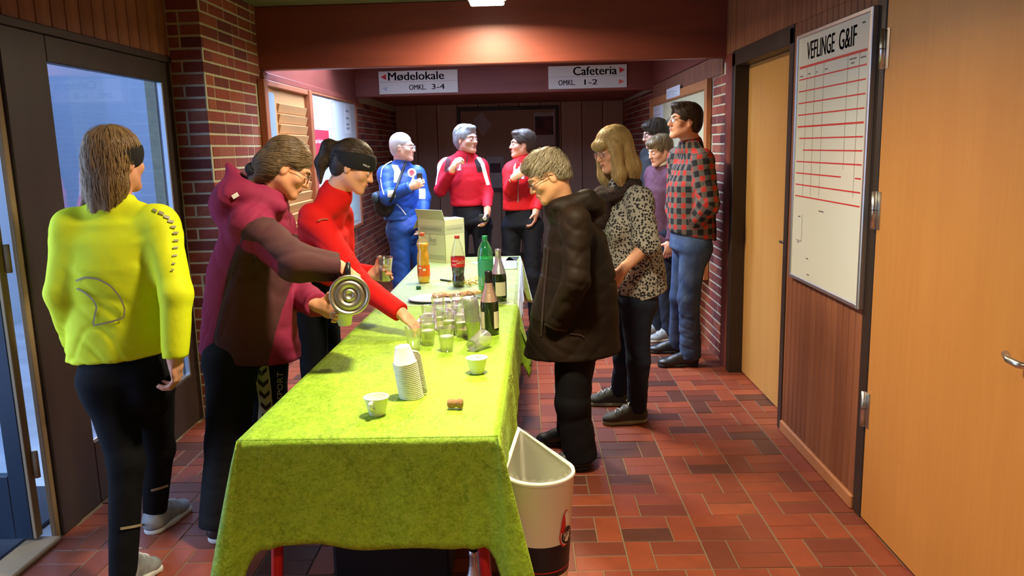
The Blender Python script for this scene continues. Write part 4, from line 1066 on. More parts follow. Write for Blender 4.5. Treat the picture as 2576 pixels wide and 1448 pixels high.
        P = pts.astype(np.float64)*vox + lo
        return P, quads[:, ::-1].astype(np.int64)

def np_mesh(P, Q, smooth=True):
    me = bpy.data.meshes.new('m'); P = np.asarray(P, np.float32); Q = np.asarray(Q, np.int32); n = Q.shape[1]
    me.vertices.add(len(P)); me.vertices.foreach_set('co', P.ravel())
    me.loops.add(Q.size); me.loops.foreach_set('vertex_index', Q.ravel())
    me.polygons.add(len(Q)); me.polygons.foreach_set('loop_start', np.arange(0, Q.size, n, dtype=np.int32))
    try: me.polygons.foreach_set('loop_total', np.full(len(Q), n, np.int32))
    except Exception: pass
    me.polygons.foreach_set('use_smooth', np.full(len(Q), smooth)); me.update(calc_edges=True); me.validate()
    return me
def vnormals(P, Q):
    a, b, c, d = (P[Q[:, i]] for i in range(4)); fn = np.cross(c - a, d - b); N = np.zeros_like(P)
    for i in range(4): np.add.at(N, Q[:, i], fn)
    return N/np.maximum(np.linalg.norm(N, axis=1), 1e-12)[:, None]
def _hash(i, j, k):
    h = (i*374761393 + j*668265263 + k*2147483647) & 0xffffffff; h = ((h ^ (h >> 13))*1274126177) & 0xffffffff
    return ((h ^ (h >> 16)) & 0xffff)/65535.0
def vnoise(P):
    I = np.floor(P).astype(np.int64); f = P - I; f = f*f*(3 - 2*f); r = 0
    for dx in (0, 1):
        for dy in (0, 1):
            for dz in (0, 1):
                w = (f[:, 0] if dx else 1 - f[:, 0])*(f[:, 1] if dy else 1 - f[:, 1])*(f[:, 2] if dz else 1 - f[:, 2])
                r = r + w*_hash(I[:, 0] + dx, I[:, 1] + dy, I[:, 2] + dz)
    return r - .5
def relax(P, Q, it=2):
    for _ in range(it):
        S_ = np.zeros_like(P); C = np.zeros(len(P))
        for i in range(4):
            np.add.at(S_, Q[:, i], P[Q[:, (i + 1) % 4]] + P[Q[:, (i + 3) % 4]]); np.add.at(C, Q[:, i], 2)
        P = .5*P + .5*S_/np.maximum(C, 1)[:, None]
    return P
def solid_obj(name, S, vox, mat, parent, wrinkle=0.0, freq=(14, 14, 7), attrs=None, seed=0, sharp=0.0):
    P, Q = S.build(vox)
    P = relax(P, Q, 1)
    base = P.copy()
    if wrinkle:
        N = vnormals(P, Q); fr = np.array(freq)
        a = vnoise(P*fr*.7 + seed*7.3)
        fold = 0
        for j, (dx, dy, dz, fq) in enumerate(((.45, .2, .87, 17), (-.55, .3, .78, 21), (.1, -.5, .86, 27), (-.15, .3, .94, 12))):
            nz = vnoise(P*fr*.55 + j*11.1 + seed*2.3); mk = np.clip((vnoise(P*fr*.42 + j*5.7 + seed) + .02)*5, 0, 1)
            sn = np.sin(2*math.pi*((P@np.array([dx, dy, dz]))*fq*.5 + nz*1.6)); fold = fold + mk*np.clip(sn, -.2, 1)**1 * np.where(sn > 0, sn, .6)
        P = P + N*((.8*a + .30*fold - .1)*wrinkle)[:, None]
    me = np_mesh(P, Q)
    if attrs:
        for k, fn in attrs.items():
            at_ = me.attributes.new(k, 'FLOAT', 'POINT'); at_.data.foreach_set('value', np.asarray(fn(base), np.float32))
    return obj(name, me, mat, parent)
def march(S, P, d, steps=40, off=.0015):
    """slide points along d until they sit just outside the solid"""
    P = np.array(P, float); d = nrm(d)
    for _ in range(steps): P = P + d*np.clip(S.val(P) - off, -.03, .03)[:, None]
    return P
def decal(name, S, pts2d, faces, org, u, v, d, mat, parent, off=.002):
    """flat outline pressed onto the solid: pts2d in metres along u, v"""
    org, u, v = np.array(org, float), np.array(u, float), np.array(v, float)
    P = np.array([org + u*a + v*b for a, b in pts2d]); P = march(S, P, d, off=off)
    return obj(name, mesh(P, faces, True), mat, parent)
def grid2d(a0, a1, b0, b1, na, nb, f=None):
    p = [(a0 + (a1 - a0)*i/na, b0 + (b1 - b0)*j/nb) for i in range(na + 1) for j in range(nb + 1)]
    if f: p = [f(*q) for q in p]
    return p, [(i*(nb + 1) + j, (i + 1)*(nb + 1) + j, (i + 1)*(nb + 1) + j + 1, i*(nb + 1) + j + 1) for i in range(na) for j in range(nb)]
def ribbon(pts, w):
    """polyline to a flat 2d strip"""
    P, F_l = [], []; n = len(pts); pts = [np.array(p, float) for p in pts]
    for i in range(n):
        t = nrm(pts[min(i + 1, n - 1)] - pts[max(i - 1, 0)]); q = np.array([-t[1], t[0]])*w/2; P += [pts[i] - q, pts[i] + q]
    return P, [(2*i, 2*i + 1, 2*i + 3, 2*i + 2) for i in range(n - 1)]
def strands(S, P0, flow, n_steps, step, width, rise, rnd, sag=0.0):
    """hair strands combed over the solid: P0 roots (N,3); flow(P)->(N,3)"""
    P = np.array(P0, float); N0 = len(P); pts = []; lift = rnd.uniform(.0, rise, N0)
    jit = rnd.normal(0, .016, (N0, 3))
    for i in range(n_steps + 1):
        g = S.grad(P); P = P - g*(S.val(P) - lift*math.sin(math.pi*(i + 1)/(n_steps + 2)) - .0008)[:, None]
        pts.append((P.copy(), g)); f = flow(P) + jit; f = f - g*(f*g).sum(1)[:, None]*.95
        f = f/np.maximum(np.linalg.norm(f, axis=1), 1e-9)[:, None]; P = P + f*step
    V, Fq = [], []; m = n_steps + 1
    A = np.stack([p for p, _ in pts], 1); G = np.stack([g for _, g in pts], 1)
    T = np.gradient(A, axis=1); T /= np.maximum(np.linalg.norm(T, axis=2), 1e-9)[..., None]
    Wd = np.cross(T, G); tap = np.sin(np.linspace(.35, math.pi - .12, m))[None, :, None]
    wd = width*rnd.uniform(.6, 1.3, (N0, 1, 1))
    Lf = A - Wd*wd*tap; Rt = A + Wd*wd*tap; Md = A + G*wd*tap*.7
    V = np.stack([Lf, Md, Rt], 2).reshape(-1, 3)
    b = np.arange(N0)[:, None]*m*3 + np.arange(m - 1)[None, :]*3; b = b.reshape(-1)
    Fq = np.concatenate([np.stack([b, b + 1, b + 4, b + 3], 1), np.stack([b + 1, b + 2, b + 5, b + 4], 1)])
    return V, Fq
# ------------------------------------------------------------------ figures
UP = np.array([0, 0, 1.0])
def dirv(deg): return np.array([math.cos(math.radians(deg)), math.sin(math.radians(deg)), 0.0])
def rot_about(v, ax, deg):
    ax = nrm(ax); a = math.radians(deg); return v*math.cos(a) + np.cross(ax, v)*math.sin(a) + ax*(ax@v)*(1 - math.cos(a))
def head_frame(yaw, pitch=0, roll=0):
    f = dirv(yaw); r = np.cross(f, UP); u = UP.copy()
    f, u = rot_about(f, r, -pitch), rot_about(u, r, -pitch)
    r, u = rot_about(r, f, roll), rot_about(u, f, roll)
    return np.stack([r, f, u])
SKIN = lambda n, c: M('skin_' + n, c, .5, spec=.35, var=(16, .12, (c[0]*.88, c[1]*.66, c[2]*.60)))
def head_solid(S, hc, A, s=1.0, jaw=1.0, nose=1.0, nk=None, nk_r=.054, female=False):
    p = lambda x, y, z: hc + s*(A[0]*x + A[1]*y + A[2]*z)
    S.ell(p(0, -.016, .036), np.array([.074, .094, .084])*s, A, .02)
    S.ell(p(0, .028, -.030), np.array([.060, .066, .082])*s, A, .03)
    for q in (-1, 1):
        S.cone(p(q*.046, .005, -.060), p(q*.018, .068, -.100), .022*s*jaw, .018*s*jaw, .03)
        S.ell(p(q*.043, .060, -.028), np.array([.022, .022, .020])*s, A, .025)
        S.cone(p(q*.010, .087, .020), p(q*.046, .070, .018), .011*s, .010*s, .016)
    S.ell(p(0, .078, -.103), np.array([.020*jaw, .017, .016])*s, A, .02)
    for q in (-1, 1): S.ell(p(q*.031, .104, -.004), np.array([.020, .017, .0135])*s, A, .012, 1)
    S.cone(p(0, .092, .004), p(0, .110*nose**.3, -.034), .0075*s, .0115*s*nose, .012)
    for q in (-1, 1): S.ell(p(q*.0105*nose, .101, -.037), np.array([.0078, .010, .0072])*s*nose, A, .008)
    S.ell(p(0, .089, -.066), np.array([.024, .012, .013])*s, A, .012)
    S.ell(p(0, .106, -.0655), np.array([.024, .012, .0018])*s, A, .004, 1)
    for q in (-1, 1):
        S.ell(p(q*.031, .083, -.004), np.array([.0150, .0125, .0115])*s, A, .004)
        S.ell(p(q*.0775, -.006, -.012), np.array([.0075, .0185, .031])*s, A, .008)
        S.ell(p(q*.088, -.002, -.008), np.array([.008, .010, .018])*s, A, .006, 1)
    if nk is not None: S.cone(p(0, -.020, -.055), nk, nk_r, nk_r*1.08, .03)
    return p
def hand_solid(S, w, d, n, t, curl=(25, 35, 25), sc=1.0, spread=0.0, thumb=(.45, .8, .25), tb=18, curls=None):
    """w wrist, d towards the fingers, n out of the palm, t thumb side"""
    d = nrm(d); t = nrm(np.array(t) - d*(np.array(t)@d)); n2 = np.cross(d, t); n = n2 if n2@np.array(n) > 0 else -n2
    A = np.stack([d, t, n]); P = lambda a, b, c: w + sc*(d*a + t*b + n*c)
    S.cone(w - d*.03*sc, P(.03, 0, 0), .024*sc, .026*sc, .015)
    S.ell(P(.048, 0, 0), np.array([.047, .040, .0155])*sc, A, .012)
    S.ell(P(.032, .022, .010), np.array([.028, .016, .014])*sc, A, .012)
    tips = []
    for i, ln in enumerate((.95, 1.06, 1.0, .78)):
        b = P(.084 - (.004, 0, .002, .009)[i], .0285 - .019*i, 0); c = curls[i] if curls else curl; a = 0; r = (.0092, .0083, .0076, .0066)
        dd = nrm(d + t*spread*(1.5 - i)*.33); q = b; ax = np.cross(dd, n)
        for j, l in enumerate((.041, .026, .021)):
            a += c[j]; v = dd*math.cos(math.radians(a)) + n*math.sin(math.radians(a)); e = q + v*l*ln*sc
            S.cone(q, e, r[j]*sc, r[j + 1]*sc, .0035); q = e
        tips.append(q)
    b = P(.026, .030, .006); v = nrm(d*thumb[0] + t*thumb[1] + n*thumb[2]); e = b + v*.040*sc
    S.cone(P(.018, .016, .006), b, .014*sc, .0125*sc, .01); S.cone(b, e, .0125*sc, .0100*sc, .006)
    v2 = nrm(v + d*.55 + n*math.tan(math.radians(tb))); S.cone(e, e + v2*.030*sc, .0100*sc, .0078*sc, .004)
    return tips
m_eyew = M('eye_white', (.72, .68, .62), .25); m_iris = M('eye_iris', (.05, .045, .04), .2); m_lips = M('lips', (.46, .17, .13), .5)
def face_bits(parent, p, A, s, brow_c, lips=m_lips):
    mb = M('eyebrow', brow_c, .8)
    for q in (-1, 1):
        c = p(q*.031, .0858, -.0045)
        e = obj('eye', lathe([(.0005, -.0108*s), (.0060*s, -.009*s), (.0098*s, -.0045*s), (.0108*s, 0), (.0098*s, .0045*s), (.0060*s, .009*s), (.0005, .0108*s)], 16, basis(c, A[0], A[1]*-1, A[2]*-1)@Matrix.Rotation(math.pi/2, 4, 'X'), caps=False), m_eyew, parent)
        obj('iris', lathe([(.0005, .0113*s), (.0045*s, .0103*s), (.0048*s, .0094*s)], 14, basis(c, A[0], A[2], A[1]), caps=False), m_iris, e)
        obj('eyebrow', tube_me([p(q*.013, .0985, .0165), p(q*.030, .0945, .0225), p(q*.050, .079, .0185)], .003*s, 6, radii=[.0030*s, .0036*s, .0014*s]), mb, parent)
    for z, r, y in ((-.0620, .0042, .1000), (-.0705, .0048, .0985)):
        obj('lips', tube_me([p(-.022, y - .012, -.0660), p(-.011, y - .0022, z), p(0, y, z - (.0006 if z > -.065 else -.0004)), p(.011, y - .0022, z), p(.022, y - .012, -.0660)], r*s, 8, radii=[.001*s, r*s, r*s, r*s, .001*s]), lips, parent)
def glasses(parent, p, A, s, mat, lens_mat, shape=.021, drop=-.006, yoff=.0):
    g_ = None
    for q in (-1, 1):
        ring = [p(q*(.032 + 1.18*shape*math.cos(t)), .108 + yoff - .006*abs(math.cos(t)), drop + shape*.82*math.sin(t)) for t in np.linspace(0, 2*math.pi, 20, endpoint=False)]
        o = obj('glasses', tube_me(ring, .0012*s, 6, True), mat, parent) if g_ is None else obj('rim', tube_me(ring, .0012*s, 6, True), mat, g_)
        if g_ is None: g_ = o
        obj('lens', mesh(ring, [tuple(range(20))]), lens_mat, g_)
        obj('temple', tube_me([p(q*.058, .103 + yoff, drop + .006), p(q*.074, .07, drop + .008), p(q*.0835, .0, drop + .010), p(q*.080, -.022, drop - .008)], .0014*s, 6), mat, g_)
    obj('bridge', tube_me([p(-.011, .112 + yoff, drop + .002), p(0, .115 + yoff, drop + .006), p(.011, .112 + yoff, drop + .002)], .0012*s, 6), mat, g_)
    return g_
m_lens = clear_mat('spectacle_lens', (.96, .97, .97), .14, .02)
def hair_mat(n, c, c2):
    return M('hair_' + n, c, .45, spec=.35, var=[(18, .5, c2), (70, .5, (c[0]*.5, c[1]*.5, c[2]*.5))], bump=(160, .5, .003), stretch=(1, 1, .25))
def cap_hair(p, A, s, thick=.014, hairline=.062, style='short', seed=0):
    """hair cap with the face and ears left open"""
    S = Solid()
    S.ell(p(0, -.017, .038), np.array([.074 + thick, .095 + thick, .084 + thick])*s, A, .02)
    S.ell(p(0, -.045, -.02), np.array([.068 + thick*.6, .060 + thick, .075])*s, A, .03)
    S.ell(p(0, .118, -.055 + hairline - .062), np.array([.088, .082, .118])*s, A, .012, 1)
    if style == 'short':
        for q in (-1, 1): S.ell(p(q*.094, .012, -.048), np.array([.042, .040, .058])*s, A, .012, 1)
        S.plane(p(0, -.07, -.088), -A[2] + A[1]*.25, .012)
    return S
def add_strands(name, S, vox, mat, parent, p, A, s, flow, n, steps, step, width, rise, seed, keep=None, wrinkle=.004):
    P, Q = S.build(vox); P = relax(P, Q, 1); N = vnormals(P, Q)
    L_ = np.stack([(P - p(0, 0, 0))@A[i] for i in range(3)], 1)/s
    Pd = P + N*((vnoise(np.stack([L_[:, 0]*60, L_[:, 1]*60, L_[:, 2]*14], 1) + seed))*wrinkle)[:, None]
    rnd = np.random.default_rng(seed); ok = np.where(keep(L_))[0] if keep is not None else np.arange(len(P))
    idx = rnd.choice(ok, n); V, Fq = strands(S, P[idx], flow, steps, step*s, width*s, rise*s, rnd)
    return obj(name, np_mesh(np.concatenate([Pd, V]), np.concatenate([Q, Fq + len(Pd)])), mat, parent)
def comb(p, A, s, down=1.0, back=.0, out=0.0, part=None):
    """flow from the crown down and outward over the head"""
    def f(P):
        L_ = np.stack([(P - p(0, -.03, .11))@A[i] for i in range(3)], 1)
        v = np.stack([L_[:, 0]*out, L_[:, 1]*out - back*.1, -np.full(len(P), down*.1)], 1)
        v[:, 0] += .35*L_[:, 0]*np.clip(.05 + L_[:, 2]*0 + .05, 0, 1); 
        rad = L_[:, :2]/np.maximum(np.linalg.norm(L_[:, :2], axis=1), .01)[:, None]; top = np.clip((L_[:, 2] + .05)/.08, 0, 1)[:, None]
        v[:, :2] += rad*.1*top
        return v[:, :1]*A[0] + v[:, 1:2]*A[1] + v[:, 2:3]*A[2]
    return f

def skeleton(base, H, yaw, lean=0.0, sh=.175, hip=.088, **ov):
    """default standing joints; keys ending in R/L are the figure's own right and left; ov overrides with world points"""
    f = dirv(yaw); r = np.cross(f, UP); b = np.array([base[0], base[1], 0.0]); k = H/1.70
    P = lambda a, c, z: b + r*a*k + f*(c*k + lean*max(0, z*k - .85)) + UP*z*k
    J = dict(pelvis=P(0, 0, .93), waist=P(0, 0, 1.06), chest=P(0, .0, 1.26), neck=P(0, -.015, 1.455), head=P(0, .02, 1.575))
    for n, q in (('R', 1), ('L', -1)):
        J['sh' + n] = P(q*sh, -.01, 1.395); J['el' + n] = P(q*(sh + .045), -.02, 1.10); J['wr' + n] = P(q*(sh + .05), .05, .86)
        J['hip' + n] = P(q*hip, 0, .90); J['kn' + n] = P(q*(hip + .01), .02, .49); J['an' + n] = P(q*(hip + .012), -.03, .085)
    for a, v in ov.items(): J[a] = np.array(v, float)
    J['f'], J['r'], J['k'] = f, r, k
    lat = J['shR'] - J['shL']; J['lat'] = nrm(lat); J['up'] = nrm(J['neck'] - J['waist'])
    J['dep'] = nrm(np.cross(J['up'], J['lat'])); J['lat'] = nrm(np.cross(J['dep'], J['up']))
    return J
def body_solid(J, hd, hands, fat=1.0, bare=()):
    """the continuous skin body: head, neck, trunk, arms with hands, legs"""
    S = Solid(); k = J['k']
    p = head_solid(S, J['head'], hd['A'], hd.get('s', 1.0), hd.get('jaw', 1.0), hd.get('nose', 1.0), J['neck'], hd.get('nk', .054))
    S.eseg(J['pelvis'], J['waist'], J['lat'], J['dep'], (.105*k*fat, .070*k*fat), (.095*k*fat, .066*k*fat)); S.eseg(J['waist'], J['chest'], J['lat'], J['dep'], (.095*k*fat, .066*k*fat), (.115*k, .072*k))
    S.cone(J['chest'], J['neck'] - J['up']*.02, .055*k, .044*k, .02)
    for n in 'RL':
        S.cone(J['neck'] - J['up']*.06, J['sh' + n] - J['up']*.01, .032*k, .034*k, .025)
        fr = 1.0 if n in bare else .8
        S.chain([J['sh' + n], J['el' + n], J['wr' + n]], [.047*k*fr, .040*k*fr, .026*k], .02)
        S.chain([J['hip' + n], J['kn' + n], J['an' + n]], [.068*k*fat, .048*k, .036*k], .02)
        S.cone(J['an' + n], J['an' + n] + J.get('foot' + n, J['f'])*.12 - UP*.045, .034*k, .026*k, .02)
        h = hands.get(n)
        if h: hand_solid(S, J['wr' + n], **h)
    return S, p
def top_solid(J, secs, sleeve, k_=.03, collar=None, arms='RL', flat=True, hem=None, shoulder=.044, yoke=True):
    """jacket or shirt. secs: list of (point, half width, half depth) from hem upwards; sleeve=(r shoulder, r elbow, r wrist, how far past the wrist)"""
    S = Solid()
    S.loft(secs, J['lat'], J['dep'], .035, .03)
    if yoke:
        S.cone(J['chest'] + J['up']*.05, J['neck'] - J['up']*.035, min(.105, secs[-1][2]), .060, .04)
        for n in 'RL':
            S.cone(J['neck'] - J['up']*.022 - J['dep']*.008, J['sh' + n] - J['up']*.002, .054, shoulder, .045)
            S.cone(J['neck'] - J['up']*.030 + J['dep']*.020, J['sh' + n] - J['up']*.012 + J['dep']*.01, .046, shoulder*.9, .045)
            S.cone(J['chest'] + J['up']*.05, J['sh' + n] - J['up']*.03, .085, .055, .05)
    for n in arms:
        sh, el, wr = J['sh' + n], J['el' + n], J['wr' + n]; e = wr - (wr - el)/np.linalg.norm(wr - el)*sleeve[3]
        S.cone(sh, el, sleeve[0], sleeve[1], .035); S.cone(el, e, sleeve[1], sleeve[2], .02, flat=True)
    if collar: S.cone(J['neck'] - J['up']*.04, J['neck'] + nrm(J['head'] - J['neck'])*collar[0], collar[1], collar[2], .02, flat=True)
    if hem is not None: S.plane(hem[0], hem[1], .006)
    return S
def trouser_solid(J, r=(.090, .066, .058), seat=(.155, .120), top=None, flare=None, k_=.03):
    S = Solid(); k = J['k']; c = (J['hipR'] + J['hipL'])/2
    hl = nrm(J['hipR'] - J['hipL']); hd_ = nrm(np.cross(UP, hl))
    S.eseg(c + UP*.02, J['pelvis'] + UP*.10, hl, hd_, (seat[0], seat[1]), (seat[0]*.88, seat[1]*.9), .05, .03)
    for n in 'RL':
        d = nrm(J['an' + n] - J['kn' + n])
        S.cone(J['hip' + n], J['kn' + n], r[0], r[1], .045); S.cone(J['kn' + n], J['an' + n] + d*.03, r[1], flare or r[2], .03, flat=True)
        S.ell(J['hip' + n] - hd_*.035 - UP*.01, (.085, .085, .095), None, .05)
    return S
def shoe(parent, an, d, mat, sole_mat, L_=.265, w=.046, h=.075, lace=None, sole_h=.024, toe_up=0.0, ground=0.0, pitch=0.0, name='shoe', tongue=True):
    """an: ankle joint; the sole rests on z = ground"""
    d = nrm([d[0], d[1], 0]); r = np.cross(d, UP); heel = np.array([an[0], an[1], ground]) - d*.055
    R_ = lambda a, b, z: heel + d*a + r*b + UP*z
    if pitch:
        c, s_ = math.cos(math.radians(pitch)), math.sin(math.radians(pitch)); piv = heel + d*L_*.72
        R0 = R_
        R_ = lambda a, b, z: piv + d*((a - L_*.72)*c + z*s_) + r*b + UP*(z*c - (a - L_*.72)*s_)
    S = Solid()
    S.cone(R_(.035, 0, .045), R_(L_*.5, 0, .040), .040, .040, .02); S.ell(R_(L_*.72, .004, .030), (L_*.27, w*.98, .034), np.stack([nrm(R_(1, 0, 0) - R_(0, 0, 0)), r, nrm(R_(0, 0, 1) - R_(0, 0, 0))]), .02)
    S.cone(R_(.045, 0, .05), R_(.055, 0, h + .035), .040, .043, .03, flat=True); S.cone(R_(.08, 0, h + .01), R_(L_*.62, 0, .052), .030, .026, .03)
    z_ = nrm(R_(0, 0, 1) - R_(0, 0, 0)); S.plane(R_(0, 0, .012), -z_, .004)
    o = solid_obj(name, S, .006, mat, parent)
    Q = Solid(); Q.cone(R_(.040, 0, .012), R_(L_*.45, .002, .012), .043, .042, .03); Q.cone(R_(L_*.45, .002, .012), R_(L_ - .050, .006, .012), .044, .046, .03)
    Q.plane(R_(0, 0, sole_h), z_, .004); Q.plane(R_(0, 0, .0005), -z_, .004)
    solid_obj('sole', Q, .006, sole_mat, o)
    if lace:
        for i in range(5):
            a = .105 + i*.019; P = march(S, [R_(a, b, .14) for b in np.linspace(-.026, .026, 7)], -z_, off=.002)
            obj('lace', tube_me([P[j] + (d*.008*(j - 3)/3*(1 if i % 2 else -1)) for j in range(7)], .0022, 6), lace, o)
        P0 = march(S, [R_(.10, 0, .14)], -z_, off=.003)[0]
        for q in (-1, 1): obj('lace', tube_me([P0, P0 + r*q*.018 + UP*.014, P0 + r*q*.030 + d*.01 + UP*.004, P0 + r*q*.012 + d*.006], .002, 6), lace, o)
    return o
def person(label, base, group=None): return thing('person', label, 'person', (base[0], base[1], 0), group)
# ------------------------------------------------------------------ the people
def px(P):
    """image position of points, for laying out seams and panels on a garment"""
    q = (np.asarray(P) - CC)@CM; return W_/2 + F_*q[:, 0]/-q[:, 2], H_/2 - F_*q[:, 1]/-q[:, 2]
def linev(u, pts):
    """height of a seam line given as (u, v) points"""
    a = np.array(pts, float); return np.interp(u, a[:, 0], a[:, 1])
m_black = M('black_stretch_fabric', (.0055, .0055, .0065), .85, spec=.10, var=(30, .4, (.010, .010, .012)))
m_blackt = M('black_track_fabric', (.007, .007, .008), .75, spec=.14, var=(12, .4, (.012, .012, .014)))
m_navy = M('dark_navy_track_fabric', (.010, .012, .021), .7, spec=.2, var=(12, .4, (.018, .020, .032)))
m_denim = M('blue_denim', (.035, .065, .15), .85, spec=.15, var=[(10, .65, (.11, .17, .30)), (90, .3, (.02, .035, .08))], bump=(220, .3, .001))
m_denimd = M('dark_denim', (.018, .024, .042), .85, spec=.15, var=[(10, .5, (.035, .048, .08))], bump=(220, .3, .001))
m_rubw = M('white_rubber_sole', (.62, .62, .58), .6); m_rubk = M('black_rubber_sole', (.012, .012, .012), .6); m_lace = M('white_lace', (.75, .74, .68), .8)
m_shoeg = M('grey_running_shoe', (.22, .24, .25), .6, var=(25, .6, (.42, .43, .42)))
m_shoek = M('black_leather_shoe', (.014, .014, .015), .4, spec=.5)
m_shoed = M('charcoal_sneaker', (.055, .058, .048), .75, var=(40, .4, (.09, .09, .075)))
m_refl = M('reflective_grey_print', (.30, .26, .16), .5)
m_zip = M('zip_metal', (.55, .5, .45), .4, metal=.6)
def legs(pt, J, mat, r=(.090, .066, .058), seat=(.155, .120), vox=.007, wr=.006, flare=None, seed=0, name='trousers', freq=(12, 12, 6), attrs=None):
    S = trouser_solid(J, r, seat, flare=flare); o = solid_obj(name, S, vox, mat, pt, wr, freq, attrs, seed); return S, o
def dash(S, u, v, w, h, y0, ang, mat, parent, nm='reflective_dash', off=.006):
    c, s_ = math.cos(ang), math.sin(ang); o = at(u, v, y0); k = y0/F_
    p, f = grid2d(-w/2*k, w/2*k, -h/2*k, h/2*k, 3, 2, lambda a, b: (a*c - b*s_, a*s_ + b*c))
    return decal(nm, S, p, f, o, ux, uz, o - CC, mat, parent, off)
def pxline(S, pts, w, y0, mat, parent, nm, sub=5, off=.0055):
    """ribbon drawn on a garment through image points"""
    pts = np.array(pts, float); t = np.arange(len(pts)); tt = np.linspace(0, len(pts) - 1, (len(pts) - 1)*sub + 1)
    q = np.stack([np.interp(tt, t, pts[:, 0]), np.interp(tt, t, pts[:, 1])], 1); q[1:-1] = (q[:-2] + 2*q[1:-1] + q[2:])/4
    P3 = np.array([at(a, b, y0) for a, b in q]); P2, f = ribbon(P3[:, [0, 2]], w)
    P = np.array([(a, y0, b) for a, b in P2]); P = march(S, P, P3.mean(0) - CC, off=off)
    return obj(nm, mesh(P, f, True), mat, parent)

# 1 --- runner in the yellow jacket, seen from behind
J = skeleton((-1.45, 2.85), 1.67, 90, pelvis=at(318, 915, 2.82), waist=at(305, 800, 2.82), chest=at(298, 670, 2.82), neck=at(286, 512, 2.83), head=at(293, 402, 2.86),
             shR=at(402, 562, 2.82), shL=at(182, 572, 2.80), elR=at(443, 738, 2.74), wrR=at(440, 900, 2.71), elL=at(155, 742, 2.76), wrL=at(196, 880, 2.90),
             hipR=at(372, 955, 2.83), knR=at(398, 1128, 2.99), anR=(-1.585, 3.10, .095), hipL=at(272, 955, 2.80), knL=at(318, 1165, 2.71), anL=(-1.47, 2.60, .095))
pt = person('woman seen from behind in a bright yellow running jacket and black tights', (-1.45, 2.85))
hd = dict(A=head_frame(70, 2, 0), s=.93)
S, p = body_solid(J, hd, {'R': dict(d=(-.05, .15, -1), n=(-1, -.2, 0), t=(0, 1, 0), curl=(38, 45, 30), thumb=(.6, .6, .35)), 'L': dict(d=(.2, .3, -1), n=(1, 0, 0), t=(0, 1, 0))})
sk1 = SKIN('tan', (.70, .34, .22)); solid_obj('body', S, .0048, sk1, pt); face_bits(pt, p, hd['A'], .93, (.10, .06, .03))
T = top_solid(J, [(at(296, 915, 2.82), .176, .125), (at(300, 800, 2.82), .174, .120), (J['chest'], .188, .122), (J['chest'] + UP*.09, .178, .100), (J['chest'] + UP*.15, .135, .085)], (.062, .057, .044, .0), collar=(.030, .066, .064), hem=(at(300, 893, 2.82), -UP + .06*ux))
m_yel = M('fluorescent_yellow_fabric', (.74, .82, .012), .70, spec=.18, var=(4, .35, (.62, .72, .02)), bump=(26, .25, .006))
jk = solid_obj('jacket', T, .006, m_yel, pt, .010, (15, 15, 9), seed=1)
for i, (u, v, w, h, a) in enumerate([(390, 528, 13, 6, -.5), (406, 535, 15, 8, -.45), (420, 545, 16, 8, -.35), (430, 556, 16, 7, -.2), (436, 570, 15, 6, -.1), (442, 585, 15, 6, 0), (443, 604, 15, 5, 0), (442, 622, 14, 5, 0), (440, 642, 13, 5, .05), (437, 662, 9, 4, .05), (434, 678, 8, 4, .05)]):
    dash(T, u, v, w, h, 2.60, a, m_refl, jk)
m_pipe = M('grey_piping', (.33, .27, .13), .6)
pxline(T, [(188, 704), (212, 695), (245, 699), (278, 716), (303, 745), (316, 776), (314, 800), (288, 809), (232, 822), (238, 795), (243, 772), (232, 752), (212, 735), (190, 724)], .0065, 2.60, m_pipe, jk, 'piping')
LG, lo_ = legs(pt, J, m_black, (.094, .060, .046), (.152, .118), .0065, .002, name='tights')
for u0, u1, v, y0 in ((300, 372, 1324, 2.4), (378, 425, 1228, 2.8)):
    pxline(LG, [(u0, v + 6), ((u0 + u1)/2, v), (u1, v - 8)], .010, y0, m_refl, lo_, 'reflective_stripe')
for n, d, pi_ in (('R', (.18, 1), 0), ('L', (.05, 1), 12)): shoe(pt, J['an' + n], d, m_shoeg, m_rubw, lace=m_lace, pitch=pi_, name='running_shoe')
m_h1 = hair_mat('light_brown', (.26, .15, .062), (.46, .31, .15)); A = hd['A']
Hs = cap_hair(p, A, .93, .012, .055, 'long')
Hs.ell(p(0, -.066, -.075), (.076, .046, .105), A, .04); Hs.cone(p(.045, -.06, -.10), p(.030, -.088, -.185), .040, .018, .03); Hs.cone(p(-.055, -.05, -.09), p(-.098, -.075, -.180), .038, .014, .03); Hs.cone(p(0, -.075, -.10), p(-.02, -.098, -.190), .042, .022, .03)
Hs.cone(p(0, -.105, .075), p(.004, -.118, -.02), .020, .016, .015)
add_strands('hair', Hs, .0055, m_h1, pt, p, A, .93, comb(p, A, 1, 1.2), 1500, 12, .011, .0011, .007, 1, keep=lambda L_: L_[:, 2] > -.10, wrinkle=.007)
m_hband = M('black_fleece', (.008, .008, .009), .85)
def headband(parent, p, A, s, z0, z1, tilt, thick, mat, vox=.005):
    B = Solid(); B.ell(p(0, -.010, .030), np.array([.074 + thick, .098 + thick, .086 + thick])*s, A, .01)
    n = rot_about(A[2], A[0], tilt); B.plane(p(0, 0, z1), n, .006); B.plane(p(0, 0, z0), -n, .006)
    return solid_obj('headband', B, vox, mat, parent), B
headband(pt, p, A, .93, -.034, .046, 10, .0195, m_hband)

m_hbandk = M('black_hood_lining', (.010, .011, .010), .8)
